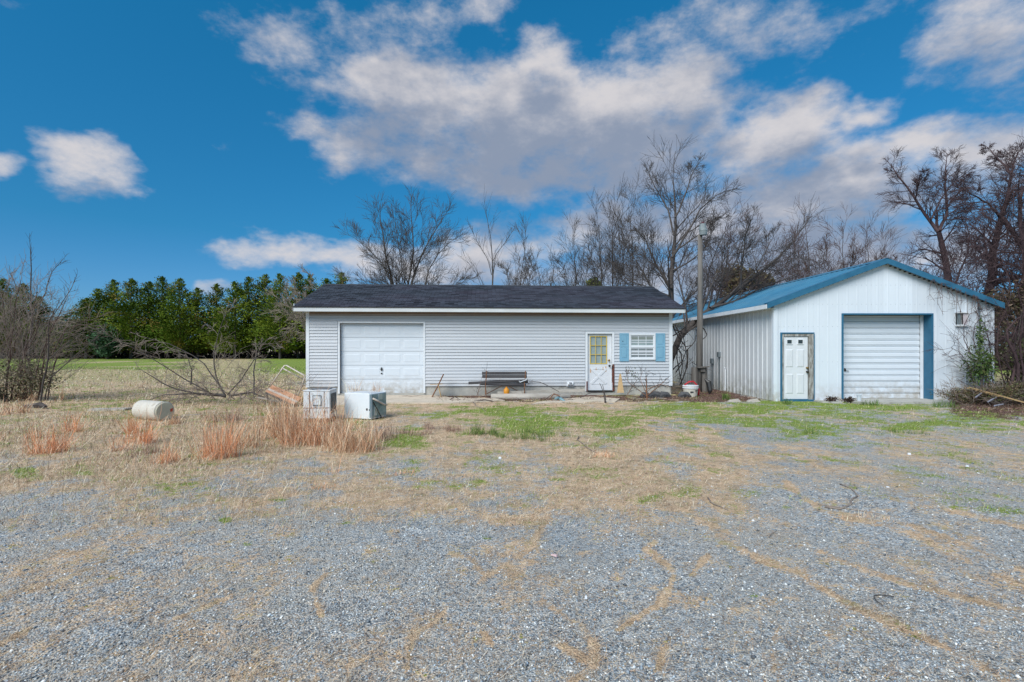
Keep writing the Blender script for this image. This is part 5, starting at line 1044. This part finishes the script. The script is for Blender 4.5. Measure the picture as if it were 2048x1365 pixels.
# rusty appliance
x, y = G(634, 846); T = thing('washing_machine', 'rusty white appliance with a square hatch standing in tall dead grass', 'appliance', (x, y, 0), R(4))
m = MB(); m.box(-.30, .28, 0, .58, .09, .70); m.build('cabinet', enamel, T, bevel=.015)
m = MB(); m.box(-.28, .26, .02, .56, -.02, .09); m.build('base', rust, T)
m = MB(); m.box(-.31, .29, -.01, .59, .70, .725); m.build('top_panel', enamel, T, bevel=.008)
m = MB(); m.box(-.2, .2, .15, .5, .726, .738); m.tube([(-.2, .1, .75), (.2, .3, .76), (.34, .34, .78)], .012, 5); m.build('rusty_lid', mat('dark_rusty_lid', (.16, .15, .15), .6, (.4, .4, .4), 6, .8), T)
m = MB(); frame(m, -.08, .08, .40, .60, .014, -.016, -.001, True); m.build('hatch_frame', greymetal, T)
m = MB(); m.box(-.078, .078, -.010, -.002, .402, .598); m.build('hatch', enamel, T)
m = MB(); m.box(-.29, .27, -.006, -.001, .325, .337); m.box(-.17, -.155, -.007, -.001, .1, .69); m.box(.15, .16, -.007, -.001, .1, .69); m.build('rust_seam', rust, T)
m = MB(); m.box(.281, .288, .08, .5, .2, .64); m.build('side_opening', mat('dark_opening', (.04, .045, .045), .7, (.15, .16, .16), 10, .7), T)
# overturned dryer
Yc0 = 11.82; T = thing('clothes_dryer', 'white clothes dryer tipped over with its blue grey back and hose exposed', 'appliance', (-3.255, Yc0, 0), R(-19.6))
m = MB(); m.box(-.74, 0, 0, .62, .02, .61); m.build('cabinet', enamel2, T, bevel=.012)
m = MB(); m.box(.001, .012, .03, .60, .05, .585); m.build('back_panel', steelblue, T)
m = MB(); m.tube([(.02, .04, .5), (.07, .2, .42), (.08, .38, .34), (.06, .55, .30)], .022, 8, True); m.build('vent_hose', paletube, T, smooth=True)
m = MB(); m.tube([(.015, .06, .42), (.06, .15, .25), (.05, .28, .1), (.06, .33, .03)], .012, 6); m.build('power_cord', black_m, T)
m = MB(); m.box(.012, .03, .25, .42, .45, .58); m.box(.012, .025, .1, .2, .1, .3); m.build('back_bracket', mat('light_metal', (.5, .58, .62), .3, metallic=.5), T)
m = MB(); m.box(-.13, -.09, -.006, -.001, .22, .27); m.box(-.055, -.035, -.006, -.001, .22, .25); m.build('latch_hole', black_m, T)
m = MB(); m.box(-.04, .0, -.004, .0, .05, .60); m.build('edge_trim', steelblue, T)
m = MB(); m.box(-.70, -.1, .05, .5, .611, .618); m.build('side_panel', enamel, T)
# tilted frame with orange boards
Yf = 14.6
def PL(pts, Y): return [P(a, b, Y + (c if True else 0)) for a, b, *q in pts for c in [q[0] if q else 0]]
x, y, _ = P(570, 780, Yf); T = thing('tilted_cart', 'tipped pale tube cart frame with a striped orange bed', 'cart', (x, y, 0)); o_ = np.array((x, y, 0))
def tp(m, pts, r, n=6, Y=Yf, oo=None): m.tube([np.array(q) - (o_ if oo is None else oo) for q in PL(pts, Y)], r, n)
m = MB(); tp(m, [(541, 772), (566, 736), (569, 731.5), (573, 731), (608, 751), (609.5, 755), (596, 792)], .02); tp(m, [(560, 741), (567, 738), (609, 761), (587, 795)], .02, Y=Yf + .25); tp(m, [(566, 735), (560, 741, .25)], .014); tp(m, [(609, 753), (609, 761, .25)], .014); tp(m, [(556, 750), (573, 745, .25)], .008)
m.build('tube_frame', paletube, T, smooth=True)
def board(m, a, b, c, d, th, Y):   # quad a b c d in pixels with its own Y offsets, thickness th
    q = [np.array(P(p[0], p[1], Y + (p[2] if len(p) > 2 else 0))) - o_ for p in (a, b, c, d)]; nrm = np.cross(q[1] - q[0], q[3] - q[0]); nrm /= np.linalg.norm(nrm); m.hexa([tuple(v) for v in q] + [tuple(v + nrm * th) for v in q])
for k in range(4):
    f0, f1 = k / 4, (k + 1) / 4 - .02
    A0, A1, B0, B1 = np.array((531, 784, -.1)), np.array((545, 771, .25)), np.array((588, 810, -.1)), np.array((604, 797, .25))
    m = MB(); board(m, A0 + (A1 - A0) * f0, B0 + (B1 - B0) * f0, B0 + (B1 - B0) * f1, A0 + (A1 - A0) * f1, .02, Yf); m.build('slat', orange_m if k != 1 else mat('pale_stripe', (.6, .5, .42), .7), T)
m = MB(); board(m, (531, 785, -.12), (588, 811, -.12), (588, 815, -.1), (531, 788, -.1), .02, Yf); m.build('edge_rail', oldwood, T)
o_ = np.zeros(3)
m = MB(); board(m, (513, 794), (560, 802), (560, 806), (513, 796), .05, 14.8); tag(m.build('grey_board', logm), 'thin pale board on the ground left of the tipped cart', 'board')
m = MB(); board(m, (585, 791), (612, 793), (612, 805), (585, 803), .08, 15.2); tag(m.build('tan_board', tanwood), 'short tan board edge between cart and rusty appliance', 'board')
# plank left of tank
x, y = G(215, 822); m = MB(); m.hexa([(x - .45, y - .1, 0), (x + .5, y - .05, 0), (x + .5, y + .25, 0), (x - .45, y + .2, 0), (x - .45, y - .1, .05), (x + .5, y - .05, .06), (x + .5, y + .25, .06), (x - .45, y + .2, .05)]); tag(m.build('wooden_plank', logm), 'weathered grey plank lying in the grass left of the tank', 'plank')
x, y = G(70, 818); m = MB(); m.tube([(x - .3, y, .06), (x + .1, y + .05, .1), (x + .35, y - .05, .06)], [.05, .08, .04], 6); tag(m.build('dark_log', bark), 'short dark rotten log before the thicket', 'log')
# folding chair
Yh = 17.1; x, y, _ = P(875, 800, Yh); T = thing('folding_chair', 'rusty wooden folding chair standing sideways against the long wall', 'chair', (x, y, 0)); o_ = np.array((x, y, 0))
for dY in (0, .42):
    m = MB(); tp(m, [(887, 749), (876, 772), (858, 806)], .02, 4, Yh + dY); m.build('back_leg', rust, T)
    m = MB(); tp(m, [(876, 768), (881, 790), (886, 803)], .018, 4, Yh + dY); m.build('front_leg', tanwood, T)
m = MB(); board(m, (860, 770), (885, 769), (885, 769, .42), (860, 770, .42), .02, Yh); m.build('seat', tanwood, T)
m = MB(); board(m, (887, 748), (881, 760), (881, 760, .42), (887, 748, .42), .015, Yh); m.build('backrest', rust, T)
m = MB(); tp(m, [(882, 789), (882, 789, .42)], .012, 5, Yh); tp(m, [(866, 791), (866, 791, .42)], .012, 5, Yh); m.build('stretcher', rust, T)
# bench
Yb = 17.35; x, y, _ = P(1010, 790, Yb); T = thing('garden_bench', 'broken bench with dark grey planks and rusty legs by the wall', 'bench', (x, y, 0)); o_ = np.array((x, y, 0))
for a, b, xl, xr in ((744.5, 750, 964, 1054), (751, 756.5, 964.5, 1054)):
    m = MB(); board(m, (xl, b, .3), (xr, b, .3), (xr - .5, a, .33), (xl, a, .33), .035, Yb); m.build('backrest_plank', plank_m, T)
for (a, b, dy) in (((937, 767), (1055, 762), 0), ((960, 769), (1052, 771), -.15), ((998, 763), (1056, 764), .12)):
    m = MB(); board(m, (a[0], a[1] + 2.2, dy), (b[0], b[1] + 2.2, dy), (b[0], b[1] - 1, dy + .12), (a[0], a[1] - 1, dy + .12), .04, Yb); m.build('seat_plank', plank_m, T)
for X_ in (971, 1049):
    m = MB(); tp(m, [(X_, 790, -.2), (X_, 766, -.15), (X_ + 1, 766, .22), (X_ + 2, 742, .3)], .016, 5, Yb); tp(m, [(X_, 766, .2), (X_, 790, .3)], .016, 5, Yb); m.build('leg', rust, T)
m = MB(); tp(m, [(972, 789, .1), (1008, 770, .1)], .014, 5, Yb); tp(m, [(1048, 789, .1), (1012, 770, .1)], .014, 5, Yb); m.build('cross_brace', rust, T)
m = MB(); tp(m, [(1038, 762), (1040, 765), (1053, 760), (1053, 757)], .015, 5, Yb - .1); tag(m.build('white_bracket', white), 'bent white bracket lying on the end of the broken bench', 'bracket')
for v_ in []: pass
def free(name, mb, m_, label, cat, px, py, Y, **k):
    """give a one-mesh thing its origin at its base"""
    ox, oy, _ = P(px, py, Y); mb.v = [(a - ox, b - oy, c) for a, b, c in mb.v]; o = mb.build(name, m_, **k); o.location = (ox, oy, 0); return tag(o, label, cat)
# the bracket was built relative to the bench
bpy.data.objects['white_bracket'].location = (x, y, 0)
o_ = np.zeros(3)
x, y, _ = P(1013, 778, 17.0); T = thing('orange_jug', 'small orange plastic jug under the broken bench', 'jug', (x, y, .12)); m = MB(); m.tube([(0, 0, 0), (0, 0, .01), (0, 0, .17), (0, 0, .22), (0, 0, .24)], [.08, .095, .095, .05, .03], 14); m.build('body', orange_j, T, smooth=True); m = MB(); m.tube([(0, 0, .24), (0, 0, .27)], .028, 10); m.build('cap', orange_j, T)
m = MB(); m.tube([P(982, 794, 16.9), P(1050, 795, 16.9), P(1140, 793, 16.95)], [.10, .125, .11], 9); free('grey_log', m, logm, 'long grey debarked log lying before the bench', 'log', 1050, 795, 16.9, smooth=True)
m = MB(); m.hexa([tuple(np.array(P(*q))) for q in ((995, 789, 17.2), (1170, 784, 17.25), (1170, 784, 17.4), (995, 789, 17.35), (995, 783.5, 17.2), (1170, 778, 17.25), (1170, 778, 17.4), (995, 783.5, 17.35))]); free('timber_beam', m, logm, 'squared grey timber lying behind the grey log', 'beam', 1080, 787, 17.25)
Yw = 17.9; m = MB(); m.hexa([P(1234, 786, Yw - .2), P(1248, 786, Yw - .2), P(1248, 786, Yw - .18), P(1234, 786, Yw - .18), P(1239, 748, Yw + .08), P(1242, 748, Yw + .08), P(1242, 748, Yw + .1), P(1239, 748, Yw + .1)]); free('pointed_board', m, tanwood, 'tan pointed board leaning on the wall right of the entry door', 'board', 1241, 786, Yw)
# bucket
x, y, _ = P(1381, 790, 17.6); T = thing('plastic_bucket', 'white cracked bucket with a red handle at the foot of the pole', 'bucket', (x, y, 0)); m = MB(); m.tube([(0, 0, 0), (0, 0, .01), (0, 0, .36), (0, 0, .37)], [.20, .21, .26, .26], 20); m.build('body', plastic, T, smooth=False)
m = MB(); m.tube([(0, 0, .30), (0, 0, .335)], .268, 20); m.tube([(0, 0, .372), (0, 0, .40)], [.27, .262], 20); m.build('rim', white, T)
m = MB(); m.box(-.09, .02, -.245, -.23, .16, .20); m.build('slot', black_m, T)
m = MB(); m.box(.08, .16, -.235, -.215, .21, .24); m.build('slot', black_m, T)
m = MB(); m.tube([(-.24, 0, .28), (-.2, -.05, .42), (-.08, -.08, .52), (.08, -.05, .53), (.2, 0, .42), (.30, .02, .25), (.28, .02, .05)], .028, 8); m.build('handle', red_m, T, smooth=True)
m = MB(); m.tube([P(1418, 790, 18.6), P(1420, 782, 18.62), P(1417, 765, 18.7), P(1409, 758, 18.75)], [.02, .09, .1, .02], 8); free('tyre_scrap', m, black_m, 'dark curved rubber scrap right of the pole', 'scrap', 1418, 790, 18.6)
stm = mat('dark_stone', (.06, .06, .065), .9, (.13, .13, .13), 8, .8, bump=.4)
for a, b, r, lab in ((1290, 786, .10, 'small dark stone under the thorny shrub'), (1310, 784, .13, 'largest dark stone against the foundation'), (1328, 783, .12, 'dark stone near the house corner'), (1368, 793, .12, 'flat dark stone left of the bucket')):
    q = P(a, b, 17.3); m = MB(); m.tube([(-r * 1.6, 0, .03), (-r * .5, 0, .1), (r, .03, .09), (r * 2, 0, .02)], [r * .4, r, r * .9, r * .3], 7); o = m.build('stone', stm); o.location = (q[0], q[1], 0); tag(o, lab, 'stone', 'dark stones along the foundation')
m = MB(); m.tube([P(1110, 798, 16.0), P(1118, 796, 16.1), P(1125, 801, 16.0), P(1130, 803, 15.9)], [.03, .07, .05, .02], 7); free('blue_rag', m, bluerag, 'crumpled pale blue rag among the twigs before the log', 'rag', 1118, 800, 16)
m = MB()
for pts in ([(1120, 793), (1108, 788), (1100, 797), (1104, 803)], [(1112, 808), (1118, 800), (1122, 806), (1120, 811)]): m.tube([P(a, b, 16.0) for a, b in pts], .02, 5)
free('bent_rods', m, rust, 'bent rusty rods beside the blue rag', 'rod', 1112, 806, 16)
# boards at the right
m = MB(); m.hexa([P(1938, 776, 15.2), P(2075, 814, 13.6), P(2075, 814, 13.7), P(1938, 776, 15.3), P(1938, 773.5, 15.2), P(2075, 811, 13.6), P(2075, 811, 13.7), P(1938, 773.5, 15.3)]); free('long_board', m, tanwood, 'longer yellow board sloping down from the brush mound', 'board', 2000, 812, 14.5)
m = MB(); m.hexa([P(1932, 777, 15.4), P(1998, 795, 14.7), P(1998, 795, 14.8), P(1932, 777, 15.5), P(1932, 774.5, 15.4), P(1998, 792, 14.7), P(1998, 792, 14.8), P(1932, 774.5, 15.5)]); free('short_board', m, tanwood, 'shorter yellow board below the long sloping one', 'board', 1965, 812, 15)
palep = mat('pale_blue_pipe', (.32, .33, .40), .5, (.15, .14, .15), 9, .8)
for a, b, lab in (((1951, 795, 14.6), (1963, 787, 14.8), 'uppermost pale pipe end in the brush mound'), ((1976, 804, 14.3), (1992, 795, 14.5), 'thickest pale pipe sticking out under the boards'), ((1989, 812, 14.1), (2006, 809, 14.3), 'lowest pale pipe scrap before the brush mound')):
    m = MB(); m.tube([P(*a), P(*b)], .02, 7); o = free('pipe_scrap', m, palep, lab, 'pipe', a[0], a[1], a[2]); o['group'] = 'pale pipes in the brush mound'
# sticks
def stick(name, label, pts, Y, r, m_=twig_l, cat='stick', k=7):
    m = MB(); w = [P(a, b, CZ * F / (max(b, 720) - HY) if Y is None else Y) for a, b in pts]
    if Y is None: w = [(q[0], q[1], .02) for q in w]
    m.tube(polyline(w, k), r, 6); o = m.build(name, m_, smooth=True); return tag(o, label, cat)
bare_tree('brush_pile', 'low heap of dry tangled branches around the foot of the fallen treetop', [([(px_, 800), (px_ + d_ * .5, 780), (px_ + d_, 765)], .014, .005) for px_, d_ in ((400, -60), (430, -30), (455, 40), (480, 60), (505, 30), (520, 60), (540, -40), (470, -50), (500, -80), (560, 30), (590, 20))],
    15.2, twig_l, twig_l, None, 'brush', nlimb=10, nb=5, maxlev=1, llen=.6, spread=1.0, up=-.08, wob=.2, rmin=.0045, start=.05, depth=.8, trunk='limbs', crown='twigs')
stick('curved_stick', 'pale looping stick lying on the right gravel', [(1650, 1018), (1680, 1022), (1700, 1015), (1706, 1000), (1716, 997)], None, [.012, .009])
stick('curved_stick', 'thin arched stick above the pale looping one', [(1680, 972), (1700, 980), (1714, 992), (1717, 998)], None, [.008, .008])
stick('curved_stick', 'small bent twig on the gravel left of the straw streak', [(1416, 1000), (1422, 1010), (1440, 1017), (1456, 1024)], None, [.008, .005])
stick('long_stick', 'long dark stick lying along the straw streak', [(1636, 1012), (1700, 1022), (1760, 1032)], None, [.006, .004], twig_l)
stick('dark_branch', 'dark broken branch curving into the orange straw', [(1158, 876), (1154, 882), (1168, 893), (1184, 904), (1196, 910)], None, [.010, .006], twig_l)
stick('forked_twig', 'grey forked twig on the near right gravel', [(1788, 1200), (1766, 1196), (1748, 1197), (1750, 1206), (1765, 1217)], None, [.004, .003], bark_g)
stick('straw_stalk', 'pale dry stem on the gravel near the centre bottom', [(975, 1250), (985, 1262), (993, 1272)], None, [.004, .003])
stick('straw_stalk', 'short pale stem lying beside the bottom straw streak', [(1568, 1280), (1578, 1296), (1586, 1308)], None, [.004, .003])
stick('white_twig', 'white curved stem on the dark gravel at right', [(1538, 1078), (1545, 1070), (1552, 1068)], None, [.005, .003])
stick('fallen_branch', 'crooked brown branch on the apron before the bench', [(935, 808), (950, 803), (965, 800), (985, 802)], 15.9, [.03, .012], bark)
stick('pale_branch', 'thin pale branch slanting down from the apron into the grass', [(946, 806), (952, 812), (962, 818), (972, 826)], None, [.015, .008])
stick('arched_branch', 'long dark branch arching down from the bench end', [(1058, 763), (1080, 765), (1100, 774), (1118, 784)], 17.0, [.012, .01], bark)
stick('thorn_stalk', 'taller dark stalk before the entry door', [(1210, 808), (1208, 790), (1203, 775), (1199, 767)], 15.6, [.018, .008], bark)
stick('thorn_stalk', 'shorter dark stalk before the entry door', [(1212, 808), (1210, 790), (1207, 778), (1205, 770)], 15.5, [.016, .008], bark)
for i in range(14):
    px = [1060, 1090, 1130, 1160, 1185, 1230, 1262, 1290, 1330, 1400, 1440, 900, 1020, 1470][i]; yb = [806, 800, 803, 796, 808, 812, 806, 803, 810, 815, 806, 800, 806, 808][i]; L_ = rnd.uniform(18, 50); a = rnd.uniform(-.5, .5)
    lab = ['curved twig just left of the rods', 'twig leaning on the log near its middle', 'twig crossing the beam', 'thin twig at the right end of the log', 'twig lying left of the dark stalks', 'pale crooked twig below the pointed board', 'long twig leaning toward the shutter', 'twig beside the row of stones', 'twig among leaves under the house corner', 'red brown twig below the bucket', 'twig in leaves by the shed wall', 'twig on the apron by the chair', 'short twig before the bench leg', 'twig on leaves right of the green weed'][i]
    stick('twig', lab, [(px, yb), (px + L_ * .4, yb - abs(a) * 14 - 3), (px + L_, yb - a * 22)], 16.2, [.013, .006], rnd.choice([bark, twig_l, twig_r]))
bare_tree('thorny_shrub', 'leafless thorny shrub below the blue shuttered window', [([(1294, None), (1293, 770), (1292, 755)], .03, .012), ([(1292, 792), (1270, 775), (1256, 765), (1252, 745)], .012, .005), ([(1296, 790), (1315, 775), (1335, 757)], .014, .006), ([(1294, 792), (1305, 800), (1315, 805)], .012, .006), ([(1292, 785), (1280, 760), (1285, 742), (1300, 745)], .01, .004), ([(1250, None), (1262, 775), (1275, 760)], .01, .004), ([(1292, 780), (1320, 768), (1350, 778)], .012, .005)],
          16.7, rust, bark, None, 'shrub', nlimb=8, nb=5, maxlev=1, llen=.3, spread=.8, up=.02, wob=.25, rmin=.004, start=.2, depth=.4, trunk='stems', crown='twigs')
shrub_blob('small_leafy_twig', 'few green and brown leaves on the shrub under the window', 1265, 748, 24, 20, 16.8, 90, .03, [(.10, .13, .05), (.12, .08, .06)], stems=False, squash=.3)
bare_tree('weed_stalks', 'bare weed stalks behind the bench before the long wall', [([(1000 - 28, None), (971, 760), (973, 738)], .008, .004), ([(955, None), (958, 775), (962, 762)], .006, .003), ([(1045, None), (1050, 775), (1060, 765)], .006, .003), ([(945, None), (955, 790), (960, 775)], .006, .003)], 17.1, rust, bark, None, 'weed', nlimb=5, nb=3, maxlev=1, llen=.35, spread=.7, up=.02, rmin=.003, start=.2, depth=.2, trunk='stems', crown='twigs')
# litter bits on the gravel
x, y = G(1110, 1117); m = MB(); m.hexa([(x - .03, y + .03, .012), (x + .01, y - .01, .012), (x + .02, y, .012), (x - .02, y + .04, .012), (x - .03, y + .03, .02), (x + .01, y - .01, .03), (x + .02, y, .03), (x - .02, y + .04, .02)]); tag(m.build('shell_fragment', mat('pink_shell', (.7, .5, .5), .6)), 'small pink and white fragment on the gravel', 'fragment')
for px, py, s_, lab in ((1000, 918, .045, 'white scrap in the straw near the centre'), (1172, 1199, .018, 'small white pebble near the front'), (1818, 910, .05, 'flat white scrap on the right gravel'), (1775, 978, .04, 'white scrap above the right straw streak'), (1934, 935, .04, 'pale scrap below the dark patch'), (1510, 1105, .02, 'tiny white chip on the right gravel')):
    x, y = G(px, py); s_ *= .55; m = MB(); m.hexa([(x - s_, y - s_ * .5, .004), (x + s_ * .8, y - s_ * .7, .004), (x + s_, y + s_ * .6, .004), (x - s_ * .7, y + s_ * .6, .004), (x - s_ * .7, y - s_ * .3, .02 + s_ * .3), (x + s_ * .6, y - s_ * .4, .02 + s_ * .4), (x + s_ * .7, y + s_ * .4, .02 + s_ * .3), (x - s_ * .5, y + s_ * .4, .02 + s_ * .4)]); tag(m.build('white_scrap', white), lab, 'scrap', 'pale scraps on the gravel')
x, y = G(1718, 806); m = MB(); m.tube([(x, y, 0), (x, y, .22)], .06, 10); m.tube([(x, y, .22), (x, y, .25)], .075, 10); tag(m.build('bollard_pipe', mat('pale_pipe', (.5, .55, .58), .5)), 'short pale capped pipe at the foot of the overhead door', 'pipe')
for px, lab in ((1665, 'dark heap of leaves left of the overhead door'), (1698, 'dark root clump at the overhead door corner')):
    shrub_blob('leaf_heap', lab, px, 799, 18, 7, 15.6, 260, .03, [(.03, .022, .02), (.07, .045, .035), (.12, .08, .06)], 'leaf heap', stems=False, squash=.6)
for px, py, lab in ((1470, 800, 'pale rubble by the shed wall'), (1508, 806, 'flat pale stone near the shed wall')):
    x, y, _ = P(px, py, 15.9); m = MB(); m.hexa([(x - .2, y, 0), (x + .2, y - .03, 0), (x + .22, y + .15, 0), (x - .18, y + .16, 0), (x - .15, y + .02, .07), (x + .1, y + .0, .10), (x + .16, y + .12, .08), (x - .12, y + .12, .06)]); tag(m.build('rubble', logm), lab, 'stone')
print('objects', len(bpy.data.objects), 'tris', sum(len(m.polygons) * 2 for m in bpy.data.meshes))
